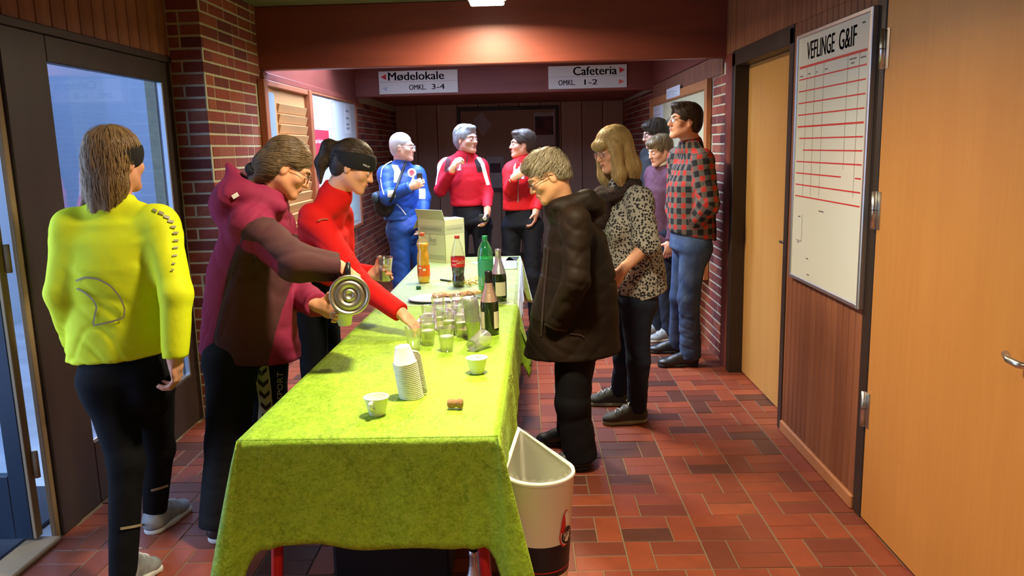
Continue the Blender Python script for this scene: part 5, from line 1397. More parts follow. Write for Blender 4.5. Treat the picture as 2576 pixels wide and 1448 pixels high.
# 2 --- woman in the maroon jacket pouring coffee
J = skeleton((-1.12, 3.15), 1.66, 12, pelvis=at(618, 870, 3.2), waist=at(625, 745, 3.2), chest=at(640, 630, 3.2), neck=at(668, 497, 3.2), head=at(724, 420, 3.2),
             shR=at(628, 565, 3.04), shL=at(692, 560, 3.36), elR=at(742, 660, 2.90), wrR=at(852, 672, 2.97), elL=at(745, 735, 3.36), wrL=at(800, 768, 3.12),
             hipR=at(585, 900, 3.11), knR=at(572, 1112, 3.06), anR=(-1.27, 3.0, .09), hipL=at(662, 900, 3.29), knL=at(672, 1100, 3.33), anL=(-1.06, 3.36, .09), footR=dirv(-5), footL=dirv(10))
pt = person('woman in a maroon and brown hooded jacket pouring from a steel flask', (-1.12, 3.15))
hd = dict(A=head_frame(14, 32, -4), s=.90)
S, p = body_solid(J, hd, {'R': dict(d=(.75, .1, -.55), n=(-.5, .1, -.8), t=(.1, 1, .2), curl=(55, 75, 45)), 'L': dict(d=(.9, -.25, -.25), n=(.1, -1, -.1), t=(.25, 0, 1), curl=(35, 45, 30))})
solid_obj('body', S, .0048, SKIN('rosy', (.72, .33, .19)), pt); face_bits(pt, p, hd['A'], .90, (.10, .055, .03)); A = hd['A']
glasses(pt, p, A, .90, m_ink, m_lens)
T = top_solid(J, [(at(632, 905, 3.2), .190, .205), (at(628, 800, 3.2), .180, .185), (at(630, 690, 3.2), .175, .165), (J['chest'] + UP*.02, .168, .140), (J['chest'] + UP*.11, .140, .105)], (.078, .070, .052, .005), collar=(.055, .072, .070), hem=(at(630, 888, 3.2), -UP - .13*ux))
T.ell(at(600, 490, 3.2), (.088, .150, .066), np.stack([nrm([.75, 0, .66]), [0, 1, 0], nrm([-.66, 0, .75])]), .035); T.cone(at(606, 470, 3.2), at(576, 418, 3.2), .062, .016, .035); T.cone(at(575, 505, 3.2), at(556, 520, 3.2), .05, .032, .04)
T.cone(at(600, 520, 3.2), at(655, 560, 3.2), .105, .10, .05)
for q in (-1, 1): T.cone(at(622, 485, 3.2 + q*.085), at(705, 520, 3.2 + q*.075), .040, .026, .04)
T.ell(at(638, 428, 3.2), (.050, .070, .040), np.stack([nrm([.8, 0, -.5]), [0, 1, 0], nrm([.5, 0, .8])]), .02, 1)
Tl = Solid(); Tl.ell(at(650, 432, 3.2), (.052, .075, .034), np.stack([nrm([.8, 0, -.5]), [0, 1, 0], nrm([.5, 0, .8])]), .02); solid_obj('hood_lining', Tl, .006, m_hbandk, pt)
def m2(P):
    u, v = px(P)
    back = u - np.interp(v, [560, 600, 680, 870], [625, 600, 572, 532]); front = np.interp(v, [600, 700, 780, 905], [790, 742, 708, 676]) - u
    topv = v - linev(u, [(560, 640), (600, 590), (640, 572), (800, 600)])
    body = np.minimum(np.minimum(back, front), topv)
    arm = np.minimum(v - linev(u, [(600, 590), (625, 560), (660, 545), (720, 556), (790, 598), (815, 585), (825, 540)]), u - 606); arm = np.minimum(arm, np.where(u < 770, linev(u, [(600, 600), (650, 610), (745, 700), (800, 720)]) - v + 400*(u > 700), 500))
    d = T_arm.val(P); return np.where(d < .012, arm, np.where(P[:, 1] > 3.0, body, np.maximum(body, -1)))
T_arm = Solid(); T_arm.chain([J['shR'], J['elR'], J['wrR']], [.078, .070, .052], .03)
m_mar = M('maroon_shell_fabric', (.26, .022, .066), .75, spec=.15, masks=[('panel', (.060, .030, .028))], var=(3.5, .25, (.20, .018, .05)), bump=(24, .25, .008))
jk = solid_obj('jacket', T, .0062, m_mar, pt, .011, (13, 13, 7), {'panel': m2}, 2)
dash(T, 592, 492, 20, 12, 2.7, .5, m_paper, jk, 'logo_print'); 
pxline(T, [(640, 640), (645, 655), (640, 665)], .004, 2.7, m_ink, jk, 'pocket_zip')
pxline(T, [(612, 585), (590, 660), (560, 770), (536, 868)], .004, 2.7, m_dark, jk, 'seam')
LG, lo_ = legs(pt, J, m_blackt, (.105, .082, .080), (.160, .135), .007, .008, flare=.085, seed=3)
# white side panel with chevrons
def strip(u, v): return at(u, v, 2.80)
def cx(v): return np.interp(v, [880, 905, 960, 1035, 1120], [652, 658, 665, 674, 668])
P, f = [], []
vv = np.linspace(885, 1120, 40)
for v in vv:
    for a in (-21, -11, 0, 11, 21): P.append(strip(cx(v) + a*(1 if v < 1000 else .95), v))
f = [(i*5 + j, i*5 + j + 1, (i + 1)*5 + j + 1, (i + 1)*5 + j) for i in range(39) for j in range(4)]
P = march(LG, P, P[0] - CC, off=.002); m_trimw = M('white_side_panel', (.72, .68, .56), .6); sp = obj('side_panel', mesh(P, f, True), m_trimw, lo_)
for k in range(8):
    v0 = 893 + k*29; Q = []
    for a, dv in ((-15, 0), (0, 14), (15, 0), (15, 13), (0, 27), (-15, 13)): Q.append(strip(cx(v0) + a, v0 + dv))
    Q = march(LG, Q, Q[0] - CC, off=.0045); obj('chevron', mesh(Q, [(0, 1, 4, 5), (1, 2, 3, 4)]), m_ink, lo_)
pt2, ft2 = text_vf('SPORT'); P = [strip(714 - 17*b, 1015 - 80*a) for a, b in pt2]; P = march(LG, P, P[0] - CC, off=.003); obj('lettering', mesh(P, ft2), m_trimw, lo_)
for n in 'RL': shoe(pt, J['an' + n], J['foot' + n], m_shoek, m_rubw, lace=m_lace)
m_h2 = hair_mat('ash_brown', (.13, .080, .038), (.26, .175, .09))
Hs = cap_hair(p, A, .90, .011, .056, 'long'); Hs.ell(p(0, -.062, -.04), (.066, .048, .068), A, .03); Hs.cone(p(0, -.085, -.04), p(0, -.090, -.150), .048, .030, .03)
for q in (-1, 1): Hs.ell(p(q*.090, .028, -.020), np.array([.030, .040, .034]), A, .01, 1)
add_strands('hair', Hs, .0052, m_h2, pt, p, A, .90, comb(p, A, 1, .55, 1.4), 1400, 10, .010, .0010, .004, 2, keep=lambda L_: L_[:, 2] > -.08)

# steel flask and cup she holds
m_flask = M('polished_flask_steel', (.50, .45, .35), .40, metal=1.0); m_flaskk = M('black_flask_plastic', (.012, .012, .012), .4)
Bc = at(879, 742, 2.83); ax_ = nrm([-.20, .95, -.16]); fx = nrm(np.cross(UP, ax_)); fy = np.cross(ax_, fx)
fk = thing('steel_flask', 'round steel vacuum flask tipped by the woman in maroon, base towards the camera', 'flask', Bc)
Tm = basis(Bc, fx, fy, ax_)
obj('flask_body', lathe([(.0005, .010), (.012, .010), (.014, .006), (.018, .006), (.020, .010), (.030, .012), (.034, .005), (.050, .005), (.054, .011), (.060, .011), (.064, .002), (.070, .0), (.0735, .004), (.0745, .012), (.0745, .150), (.070, .168), (.055, .186), (.042, .192)], 40, Tm, caps=False), m_flask, fk)
obj('lid', lathe([(.043, .188), (.046, .192), (.046, .212), (.038, .220), (.0005, .220)], 32, Tm, caps=False), m_flaskk, fk)
hp = lambda r, z: Bc + fy*r + ax_*z
obj('handle', tube_me([hp(.072, .150), hp(.105, .140), hp(.116, .105), hp(.112, .055), hp(.073, .040)], .009, 10), m_flaskk, fk)
obj('spout', tube_me([hp(-.040, .195), hp(-.062, .212), hp(-.072, .222)], .012, 10, radii=[.014, .011, .009]), m_flaskk, fk)
o = bpy.data.objects.new('coffee_cup', cupA); col.objects.link(o); o.location = tuple(at(868, 818, 3.06)); o.rotation_euler = (.06, .05, math.radians(180)); h = bpy.data.objects.new('handle', hanA); col.objects.link(h); h.parent = o
tag(o, 'white plastic coffee cup being filled under the steel flask', 'cup', 'white plastic coffee cups')

# 3 --- woman in the red shirt reaching for a glass
J = skeleton((-1.08, 3.92), 1.70, -6, pelvis=at(768, 820, 3.95), waist=at(778, 725, 3.93), chest=at(802, 625, 3.9), neck=at(846, 480, 3.87), head=at(890, 417, 3.85),
             shR=at(790, 548, 3.71), shL=at(852, 540, 4.03), elR=at(902, 712, 3.60), wrR=at(1008, 786, 3.45), elL=at(868, 680, 4.04), wrL=at(936, 690, 3.86))
pt = person('woman in a red long sleeved shirt and black headband reaching across the table', (-1.08, 3.92))
hd = dict(A=head_frame(-4, 25, -3), s=.95)
S, p = body_solid(J, hd, {'R': dict(d=(.72, -.25, -.62), n=(-.45, .25, -.8), t=(.2, 1, .15), curl=(14, 28, 22), thumb=(.65, .5, .3)), 'L': dict(d=(.92, -.25, .10), n=(.05, -1, .15), t=(0, .2, 1), curl=(42, 45, 30), curls=[(46, 50, 30), (46, 50, 30), (40, 42, 28), (20, 25, 15)])})
solid_obj('body', S, .005, SKIN('warm', (.74, .38, .22)), pt); face_bits(pt, p, hd['A'], .95, (.06, .04, .025)); A = hd['A']
T = top_solid(J, [(at(765, 800, 3.95), .165, .140), (at(775, 725, 3.93), .150, .128), (J['chest'], .190, .140), (J['chest'] + J['up']*.10, .165, .110)], (.070, .056, .042, .0), collar=(.022, .070, .067), hem=(at(768, 800, 3.95), -UP))
m_redf = M('red_running_fabric', (.66, .012, .010), .78, spec=.14, var=(5, .25, (.52, .008, .010)), bump=(24, .2, .006))
jk = solid_obj('shirt', T, .0062, m_redf, pt, .008, (14, 14, 8), seed=4)
pxline(T, [(797, 556), (812, 550), (828, 551)], .007, 3.3, M('dull_orange_seam', (.40, .07, .02), .7), jk, 'seam')
legs(pt, J, m_black, (.096, .066, .052), (.155, .125), .008, .003, seed=5, name='tights')
for n in 'RL': shoe(pt, J['an' + n], J['f'], m_shoeg, m_rubw, lace=m_lace)
m_h3 = hair_mat('dark_brown', (.050, .030, .018), (.15, .10, .05))
Hs = cap_hair(p, A, .95, .010, .060, 'short')
Hs.cone(p(0, -.105, .045), p(0, -.150, .035), .030, .034, .02); Hs.cone(p(0, -.150, .035), p(0, -.158, -.05), .034, .028, .02); Hs.cone(p(0, -.158, -.05), p(0, -.125, -.150), .028, .008, .02)
add_strands('hair', Hs, .0052, m_h3, pt, p, A, .95, comb(p, A, 1, .35, 2.0), 1200, 9, .010, .0010, .003, 3)
hb, B_ = headband(pt, p, A, .95, -.016, .070, 14, .0175, m_hband)
q0 = p(.06, .11, .052); P, f = text_vf('MAX'); P = march(B_, [p(.068 + .0*b, .060 + .030*a, .026 + .010*b) + A[0]*.04 for a, b in P], -A[0], off=.002); obj('lettering', mesh(P, f), m_paper, hb)
tp = J['wrL'] + nrm([.92, -.25, .10])*.075 + np.array([.0, -.040, -.030])
o = bpy.data.objects.new('plastic_glass', clear_cup_me(.026, .038, .115)); o.data.materials.append(m_clear); col.objects.link(o); o.location = tuple(tp); o.rotation_euler = (.05, .06, 0)
tag(o, 'clear plastic glass held up by the woman in red', 'glass')
for nm, me in (('wine', wA), ('glint', fA)): c = bpy.data.objects.new(nm, me); col.objects.link(c); c.parent = o; c.scale = (1.08, 1.08, 1.0)
# 4 --- man in the blue tracksuit
J = skeleton((-.97, 6.52), 1.69, -55, pelvis=at(1014, 575, 6.52), waist=at(1013, 535, 6.52), chest=at(1012, 475, 6.52), neck=at(1009, 414, 6.53), head=at(1012, 369, 6.50),
             shR=at(970, 436, 6.46), shL=at(1048, 437, 6.60), elR=at(974, 498, 6.34), wrR=at(1034, 470, 6.26), elL=at(1066, 500, 6.55), wrL=at(1064, 548, 6.45))
pt = person('bald man in a blue and white tracksuit standing behind the table', (-.97, 6.52))
hd = dict(A=head_frame(-8, 2, 0), s=.92, nk=.054)
S, p = body_solid(J, hd, {'R': dict(d=(.85, -.2, .35), n=(.1, .9, .2), t=(-.3, 0, 1), curl=(60, 70, 40)), 'L': dict(d=(-.1, -.1, -1), n=(-.8, 0, 0), t=(.3, -1, 0))})
solid_obj('body', S, .0068, SKIN('fair', (.76, .44, .32)), pt); face_bits(pt, p, hd['A'], .92, (.30, .26, .22)); A = hd['A']; glasses(pt, p, A, .92, m_steel, m_lens)
Hs = cap_hair(p, A, .92, .004, .075, 'short'); solid_obj('hair', Hs, .006, M('cropped_white_hair', (.62, .56, .52), .8, bump=(200, .5, .002)), pt)
T = top_solid(J, [(at(1013, 556, 6.52), .160, .130), (J['waist'], .156, .128), (J['chest'], .168, .125), (J['chest'] + UP*.10, .140, .095)], (.066, .058, .046, .0), collar=(.05, .066, .064), hem=(at(1013, 552, 6.52), -UP))
def mw(P):
    u, v = px(P); a = np.minimum(8 - np.abs(u - np.interp(v, [410, 430, 470, 500], [990, 1000, 998, 985])), 22 - np.abs(v - 437)); a = np.maximum(a, np.minimum(10 - np.abs(u - 985), 9 - np.abs(v - 487)))
    a = np.maximum(a, np.minimum(12 - np.abs(u - 1043), 6 - np.abs(v - (408 + (u - 1043)*.5)))); return np.maximum(a, np.minimum(8 - np.abs(u - 1062), 13 - np.abs(v - 487)))
m_blue = M('royal_blue_track_fabric', (.014, .075, .42), .5, spec=.4, masks=[('white', (.78, .80, .82))], var=(6, .25, (.010, .055, .32)), bump=(20, .2, .008))
jk = solid_obj('jacket', T, .008, m_blue, pt, .006, (13, 13, 8), {'white': mw}, 6)
m_wpipe = M('white_piping', (.80, .82, .85), .6)
pxline(T, [(957, 448), (960, 425), (972, 411), (988, 403)], .008, 6.0, m_wpipe, jk, 'piping'); pxline(T, [(957, 448), (960, 470), (966, 490)], .008, 6.0, m_wpipe, jk, 'piping'); pxline(T, [(997, 512), (1010, 525), (1022, 541)], .007, 6.0, m_wpipe, jk, 'pocket_zip')
bd = []; 
for r_, mt, of in ((.036, m_wpipe, .003), (.022, m_red, .006)):
    c = at(1036, 434, 6.0); P = march(T, [c + (ux*math.cos(t) + uz*math.sin(t))*r_ for t in np.linspace(0, 6.283, 16, endpoint=False)], c - CC, off=of); obj('crest', mesh(P, [tuple(range(16))]), mt, jk)
legs(pt, J, m_blue, (.088, .072, .068), (.150, .125), .009, .009, flare=.075, seed=7)
for n in 'RL': shoe(pt, J['an' + n], J['f'], m_shoeg, m_rubw)
bg_ = thing('shoulder_bag', 'black shoulder bag hanging at the hip of the man in blue', 'bag', at(966, 515, 6.42))
Bs = Solid(); Bs.ell(at(967, 515, 6.40), (.085, .055, .10), None, .03); Bs.ell(at(955, 495, 6.40), (.06, .05, .05), None, .03); m_bag = M('black_nylon', (.012, .012, .014), .6, bump=(40, .3, .006)); solid_obj('bag_body', Bs, .008, m_bag, bg_, .006)
Bq = Solid(); Bq.ell(at(945, 497, 6.36), (.035, .035, .045), None, .02); solid_obj('side_pocket', Bq, .007, M('blue_grey_nylon', (.03, .06, .10), .6), bg_)
st_ = march(T, [at(u, v, 6.1) for u, v in ((1022, 405), (1015, 425), (1006, 448), (998, 470), (990, 492), (982, 508))], at(1000, 450, 6.5) - CC, off=.006); obj('strap', tube_me(list(st_) + [at(974, 500, 6.40)], .011, 8), m_bag, bg_)
ph_ = J['wrR'] + nrm([.85, -.2, .35])*.075 + nrm([.1, .9, .2])*.022 + UP*.02
tag(obj('phone', boxm(ph_ + [-.022, -.010, -.055], ph_ + [.022, .010, .055], .006, 2), m_ink), 'small black handset held at his chest by the man in blue', 'phone')

# 5 --- man in the middle, red jacket with white sleeve stripes
def red_man(label, base, H, yaw, hyaw, ov, hair_c, hair_c2, head_s, seed, stripes, brow, hands, hem_uv, mats):
    J = skeleton(base, H, yaw, **ov); pt = person(label, base); hd = dict(A=head_frame(hyaw, -2, 0), s=head_s, nk=.053)
    S, p = body_solid(J, hd, hands); solid_obj('body', S, .0068, SKIN('ruddy', (.76, .40, .28)), pt); A = hd['A']; face_bits(pt, p, A, head_s, brow)
    T = top_solid(J, [(at(*hem_uv, base[1]) - UP*.03, .142, .118), (J['waist'], .140, .112), (J['chest'], .164, .118), (J['chest'] + UP*.10, .142, .092)], (.058, .050, .040, .0), collar=(.012, .064, .062), hem=(at(*hem_uv, base[1]) - UP*.04, -UP))
    m = M('crimson_track_fabric', mats, .7, spec=.2, masks=stripes[0] if stripes else None, var=(6, .25, (mats[0]*.75, mats[1], mats[2])), bump=(20, .2, .008))
    jk = solid_obj('jacket', T, .008, m, pt, .0045, (13, 13, 8), stripes[1](J) if stripes else None, seed)
    legs(pt, J, m_navy, (.080, .062, .056), (.136, .112), .009, .006, flare=.060, seed=seed + 1)
    for n in 'RL': shoe(pt, J['an' + n], J['f'], m_shoek, m_rubk)
    Hs = cap_hair(p, A, head_s, .013, .066, 'short'); Hs.ell(p(0, .055, .095), (.050, .040, .022), A, .02)
    add_strands('hair', Hs, .006, hair_mat('h%d' % seed, hair_c, hair_c2), pt, p, A, head_s, comb(p, A, 1, .5, 1.0), 420, 7, .009, .0018, .006, seed)
    return J, pt, T, jk, p, A
def arm_stripes(J):
    def wh(P):
        u, v = px(P); out = np.full(len(P), -1.0)
        for pts_ in ([(1120, 397), (1108, 410), (1098, 435), (1093, 462)], [(1204, 397), (1214, 412), (1221, 440), (1228, 462)]):
            a = np.array(pts_, float); uu = np.interp(v, a[:, 1], a[:, 0]); d = np.abs(u - uu); out = np.maximum(out, np.where((v > 395) & (v < 464), 5.0 - d, -1))
        return out
    def bl(P):
        u, v = px(P); out = np.full(len(P), -1.0)
        for s_, pts_ in ((1, [(1112, 394), (1128, 400), (1124, 428)]), (-1, [(1212, 394), (1200, 402), (1208, 432)])):
            a = np.array(pts_, float); uu = np.interp(v, a[:, 1], a[:, 0]); out = np.maximum(out, np.where((v > 380) & (v < 432), 6.5 - np.abs(u - uu), -1))
        return np.where(px(P)[1] > 0, out, -1)
    return {'white': wh, 'dark': bl}
y5 = 6.60
J5, pt5, T5, jk5, p5, A5 = red_man('grey haired man in a red jacket with white sleeve stripes holding a glass', (-.465, y5), 1.75, -90, -38,
    dict(pelvis=at(1175, 540, y5), waist=at(1175, 500, y5), chest=at(1172, 452, y5), neck=at(1170, 385, y5 + .01), head=at(1173, 350, y5 - .02), shR=at(1122, 416, y5), shL=at(1208, 416, y5), elR=at(1108, 478, y5 - .10), wrR=at(1137, 428, y5 - .26), elL=at(1226, 486, y5 - .02), wrL=at(1226, 530, y5 - .14)),
    (.38, .38, .38), (.52, .52, .52), .93, 21, ([('dark', (.014, .014, .018)), ('white', (.82, .82, .84))], arm_stripes), (.25, .24, .22),
    {'R': dict(d=(.45, -.2, .85), n=(.75, .5, 0), t=(-.4, .8, .3), curl=(48, 60, 35)), 'L': dict(d=(-.05, -.1, -1), n=(-1, 0, 0), t=(0, -1, 0), curl=(35, 40, 25))}, (1175, 505), (.50, .010, .028))
pxline(T5, [(1176, 390), (1175, 402), (1174, 414)], .006, 6.1, m_ink, jk5, 'zip')
gl = J5['wrR'] + nrm([.45, -.2, .85])*.06 + nrm([.75, .5, 0])*.034 - UP*.055; o = bpy.data.objects.new('plastic_glass', ccA); col.objects.link(o); o.location = tuple(gl); tag(o, 'clear plastic glass held at the chest of the grey haired man', 'glass')
cm = at(1217, 548, y5 - .18); ct = thing('camera', 'small dark compact camera in the lowered hand of the grey haired man', 'camera', cm)
box('camera_body', cm + [-.04, -.015, -.03], cm + [.04, .015, .03], m_ink, ct, .006, 2); obj('lens_tube', lathe([(.0005, 0), (.018, 0), (.018, .02), (.014, .022), (.0005, .022)], 20, Matrix.Translation(cm + [.01, -.015, 0])@Matrix.Rotation(math.pi/2, 4, 'X'), caps=False), m_foils, ct)
# 6 --- man on the right of the group
y6 = 6.55
J6, pt6, T6, jk6, p6, A6 = red_man('dark haired smiling man in a plain red zip jacket at the right of the trio', (-.04, y6), 1.70, -108, 192,
    dict(pelvis=at(1308, 550, y6), waist=at(1307, 505, y6), chest=at(1312, 460, y6), neck=at(1318, 393, y6 + .02), head=at(1314, 362, y6), shR=at(1287, 426, y6 - .05), shL=at(1347, 428, y6 + .05), elR=at(1283, 476, y6 - .14), wrR=at(1294, 446, y6 - .28), elL=at(1358, 492, y6), wrL=at(1348, 530, y6 - .10)),
    (.085, .055, .040), (.16, .11, .08), .91, 25, None, (.08, .05, .03),
    {'R': dict(d=(.65, -.2, .55), n=(.3, .9, 0), t=(-.4, .2, .8), curl=(48, 60, 35)), 'L': dict(d=(-.1, -.1, -1), n=(-1, -.2, 0), t=(-.2, -1, 0), curl=(30, 35, 25))}, (1307, 515), (.62, .012, .020))
pxline(T6, [(1310, 405), (1306, 440), (1303, 480), (1303, 512)], .007, 6.0, m_zip, jk6, 'zip')
gl = J6['wrR'] + nrm([.65, -.2, .55])*.065 + nrm([.3, .9, 0])*.034 - UP*.055; o = bpy.data.objects.new('plastic_glass', ccA); col.objects.link(o); o.location = tuple(gl); tag(o, 'clear plastic glass held by the dark haired man in red', 'glass')

# 7 --- older woman in the dark coat
J = skeleton((.19, 3.82), 1.55, 182, pelvis=at(1452, 830, 3.72), waist=at(1455, 720, 3.72), chest=at(1448, 620, 3.71), neck=at(1412, 510, 3.69), head=at(1378, 441, 3.67),
             shL=at(1448, 556, 3.53), shR=at(1425, 550, 3.87), elL=at(1450, 705, 3.47), wrL=at(1400, 812, 3.56), elR=at(1430, 700, 3.92), wrR=at(1412, 800, 3.86),
             hipL=at(1445, 850, 3.64), knL=at(1440, 1010, 3.63), anL=(.235, 3.66, .085), hipR=at(1455, 850, 3.82), knR=at(1445, 980, 3.88), anR=(.215, 3.98, .085), footL=dirv(188), footR=dirv(176))
pt = person('older woman with short grey hair and glasses in a long dark hooded coat', (.2, 3.8))
hd = dict(A=head_frame(188, 28, 4), s=.92, nk=.056)
S, p = body_solid(J, hd, {'L': dict(d=(.25, .8, -.35), n=(0, .3, -1), t=(-1, 0, 0)), 'R': dict(d=(.1, -.7, -.5), n=(0, -1, 0), t=(-.8, 0, .4))})
solid_obj('body', S, .005, SKIN('mature', (.74, .38, .20)), pt); A = hd['A']; face_bits(pt, p, A, .92, (.22, .17, .11)); glasses(pt, p, A, .92, m_ink, m_lens, .020, -.010)
T = top_solid(J, [(at(1440, 905, 3.72), .205, .232), (at(1445, 800, 3.72), .190, .205), (at(1455, 700, 3.72), .178, .175), (J['chest'] + UP*.01, .168, .150), (J['chest'] + J['up']*.10, .138, .112)], (.064, .060, .054, -.015), collar=(.030, .070, .068), hem=(at(1440, 884, 3.72), -UP + .03*ux))
T.ell(at(1482, 512, 3.70), (.085, .125, .060), np.stack([nrm([.85, 0, -.55]), [0, 1, 0], nrm([.55, 0, .85])]), .03)
for q in (-1, 1): T.cone(at(1478, 500, 3.70 + q*.08), at(1400, 520, 3.68 + q*.085), .045, .030, .03)
T.ell(at(1452, 492, 3.70), (.045, .070, .030), np.stack([nrm([.85, 0, -.45]), [0, 1, 0], nrm([.45, 0, .85])]), .02, 1)
m_coat = M('dark_waxed_coat', (.009, .0075, .005), .6, spec=.14, var=[(4, .36, (.055, .024, .010)), (30, .25, (.006, .005, .004))], stretch=(1, 1, .45), bump=(18, .3, .01))
jk = solid_obj('coat', T, .0062, m_coat, pt, .008, (12, 12, 5), seed=9)
pxline(T, [(1380, 610), (1374, 680), (1366, 760), (1360, 860)], .008, 3.2, m_dark, jk, 'front_seam'); pxline(T, [(1430, 838), (1462, 842), (1472, 850)], .007, 3.1, m_dark, jk, 'pocket_seam'); pxline(T, [(1365, 812), (1395, 828), (1428, 832)], .008, 3.1, m_dark, jk, 'cuff_seam')
legs(pt, J, m_blackt, (.100, .080, .080), (.165, .140), .0075, .008, flare=.082, seed=10)
for n in 'RL': shoe(pt, J['an' + n], J['foot' + n], m_shoek, m_rubk, L_=.25)
Hs = cap_hair(p, A, .92, .007, .060, 'short'); Hs.ell(p(0, .062, .084), (.046, .034, .022), A, .02); Hs.ell(p(.0, .0, .112), (.050, .060, .016), A, .02)
for q in (-1, 1): Hs.ell(p(q*.090, .020, -.040), np.array([.045, .048, .062])*.92, A, .01, 1)
Hs.plane(p(0, -.07, -.060), -A[2] + A[1]*.35, .01)
add_strands('hair', Hs, .0052, hair_mat('grey_blonde', (.26, .215, .13), (.50, .44, .31)), pt, p, A, .92, comb(p, A, 1, .4, -.7), 1500, 6, .009, .0011, .010, 9, wrinkle=.006)

# 8 --- blonde woman in the spotted top
J = skeleton((.53, 4.42), 1.67, 192, pelvis=at(1592, 735, 4.40), waist=at(1590, 650, 4.40), chest=at(1580, 565, 4.39), neck=at(1566, 458, 4.38), head=at(1542, 374, 4.35),
             shL=at(1610, 500, 4.24), shR=at(1540, 490, 4.54), elL=at(1628, 615, 4.18), wrL=at(1563, 682, 4.12), elR=at(1530, 620, 4.62), wrR=at(1540, 690, 4.40),
             hipL=at(1600, 760, 4.32), knL=at(1606, 905, 4.30), anL=(.60, 4.31, .09), hipR=at(1580, 760, 4.48), knR=at(1572, 900, 4.52), anR=(.54, 4.62, .09), footL=dirv(190), footR=dirv(176))
pt = person('blonde woman with glasses in a leopard spotted top and dark jeans', (.56, 4.45))
hd = dict(A=head_frame(207, 16, 3), s=.94)
S, p = body_solid(J, hd, {'L': dict(d=(-.55, .05, -.85), n=(-.4, .9, 0), t=(-.8, -.3, .3), curl=(35, 45, 25)), 'R': dict(d=(-.1, -.5, -.8), n=(0, -1, 0), t=(-.9, 0, .3))}, bare='L')
solid_obj('body', S, .005, SKIN('pink', (.76, .40, .25)), pt); A = hd['A']; face_bits(pt, p, A, .94, (.30, .19, .08)); glasses(pt, p, A, .94, m_ink, m_lens, .021, -.008)
elm = J['elL'] + (J['wrL'] - J['elL'])*.15
J2 = dict(J); J2['wrL'] = J['elL'] + nrm(J['wrL'] - J['elL'])*.05; J2['wrR'] = J['elR'] + nrm(J['wrR'] - J['elR'])*.05
T = top_solid(J2, [(at(1608, 770, 4.40), .185, .160), (at(1600, 690, 4.40), .178, .160), (at(1590, 620, 4.40), .170, .150), (J['chest'], .172, .140), (J['chest'] + UP*.10, .145, .100)], (.066, .066, .070, .0), hem=(at(1610, 742, 4.40), -UP + .30*ux))
T.ell(at(1552, 575, 4.34), (.06, .13, .085), None, .04)
m_leo = M('leopard_print_jersey', (.42, .40, .32), .8, spec=.2)
nt = m_leo.node_tree; N = nt.nodes; L = nt.links; tc = N.new('ShaderNodeTexCoord'); vo = N.new('ShaderNodeTexVoronoi'); vo.inputs['Scale'].default_value = 72; vo.inputs['Randomness'].default_value = .9; L.new(tc.outputs['Object'], vo.inputs['Vector'])
n3 = N.new('ShaderNodeTexNoise'); n3.inputs['Scale'].default_value = 45; L.new(tc.outputs['Object'], n3.inputs['Vector']); ad = N.new('ShaderNodeMath'); ad.operation = 'MULTIPLY_ADD'; ad.inputs[1].default_value = .45; L.new(n3.outputs[0], ad.inputs[0]); L.new(vo.outputs['Distance'], ad.inputs[2])
cr = N.new('ShaderNodeValToRGB'); L.new(ad.outputs[0], cr.inputs[0]); e = cr.color_ramp.elements; e[0].position = .62; e[0].color = (.022, .022, .024, 1); e[1].position = .72; e[1].color = (.40, .39, .33, 1)
L.new(cr.outputs[0], N['Principled BSDF'].inputs['Base Color'])
jk = solid_obj('spotted_top', T, .0065, m_leo, pt, .010, (13, 13, 6), seed=12)
Sc = Solid(); cs = J['neck'] - UP*.02
for i in range(16):
    a = 2*math.pi*i/16; b = 2*math.pi*(i + 1)/16; q = lambda t: cs + J['lat']*.085*math.cos(t) + J['dep']*(.085*math.sin(t) + .02) - UP*(.045*max(0, math.sin(t)))
    Sc.cone(q(a), q(b), .036, .036, .02)
Sc.cone(cs + J['dep']*.11 - UP*.04, cs + J['dep']*.135 - UP*.17, .055, .045, .03); Sc.cone(cs + J['dep']*.115 + J['lat']*.05 - UP*.04, cs + J['dep']*.12 + J['lat']*.06 - UP*.15, .045, .035, .03)
solid_obj('scarf', Sc, .0065, M('speckled_dark_scarf', (.010, .008, .010), .85, spec=.1, var=[(45, .10, (.20, .02, .03)), (170, .07, (.7, .66, .5))]), pt, .012, (25, 25, 25), seed=3)
legs(pt, J, m_denimd, (.092, .064, .054), (.158, .130), .0075, .007, seed=13, name='jeans')
for n in 'RL': shoe(pt, J['an' + n], J['foot' + n], m_shoed, M('pale_green_sole', (.32, .34, .20), .6), lace=m_lace, L_=.26)
Hs = cap_hair(p, A, .94, .012, .036, 'long'); Hs.ell(p(0, -.045, -.09), (.080, .056, .12), A, .04)
for q in (-1, 1): Hs.cone(p(q*.078, .030, .02), p(q*.080, .055, -.14), .028, .030, .03); Hs.cone(p(q*.080, .055, -.14), p(q*.075, .06, -.225), .030, .012, .03)
Hs.cone(p(0, -.06, -.14), p(.0, -.05, -.235), .075, .04, .04); Hs.ell(p(0, .082, .042), (.062, .026, .030), A, .012)
add_strands('hair', Hs, .0055, hair_mat('blonde', (.52, .36, .14), (.74, .58, .30)), pt, p, A, .94, comb(p, A, 1, 1.3), 1700, 14, .012, .0011, .005, 12, keep=lambda L_: L_[:, 2] > -.14, wrinkle=.006)

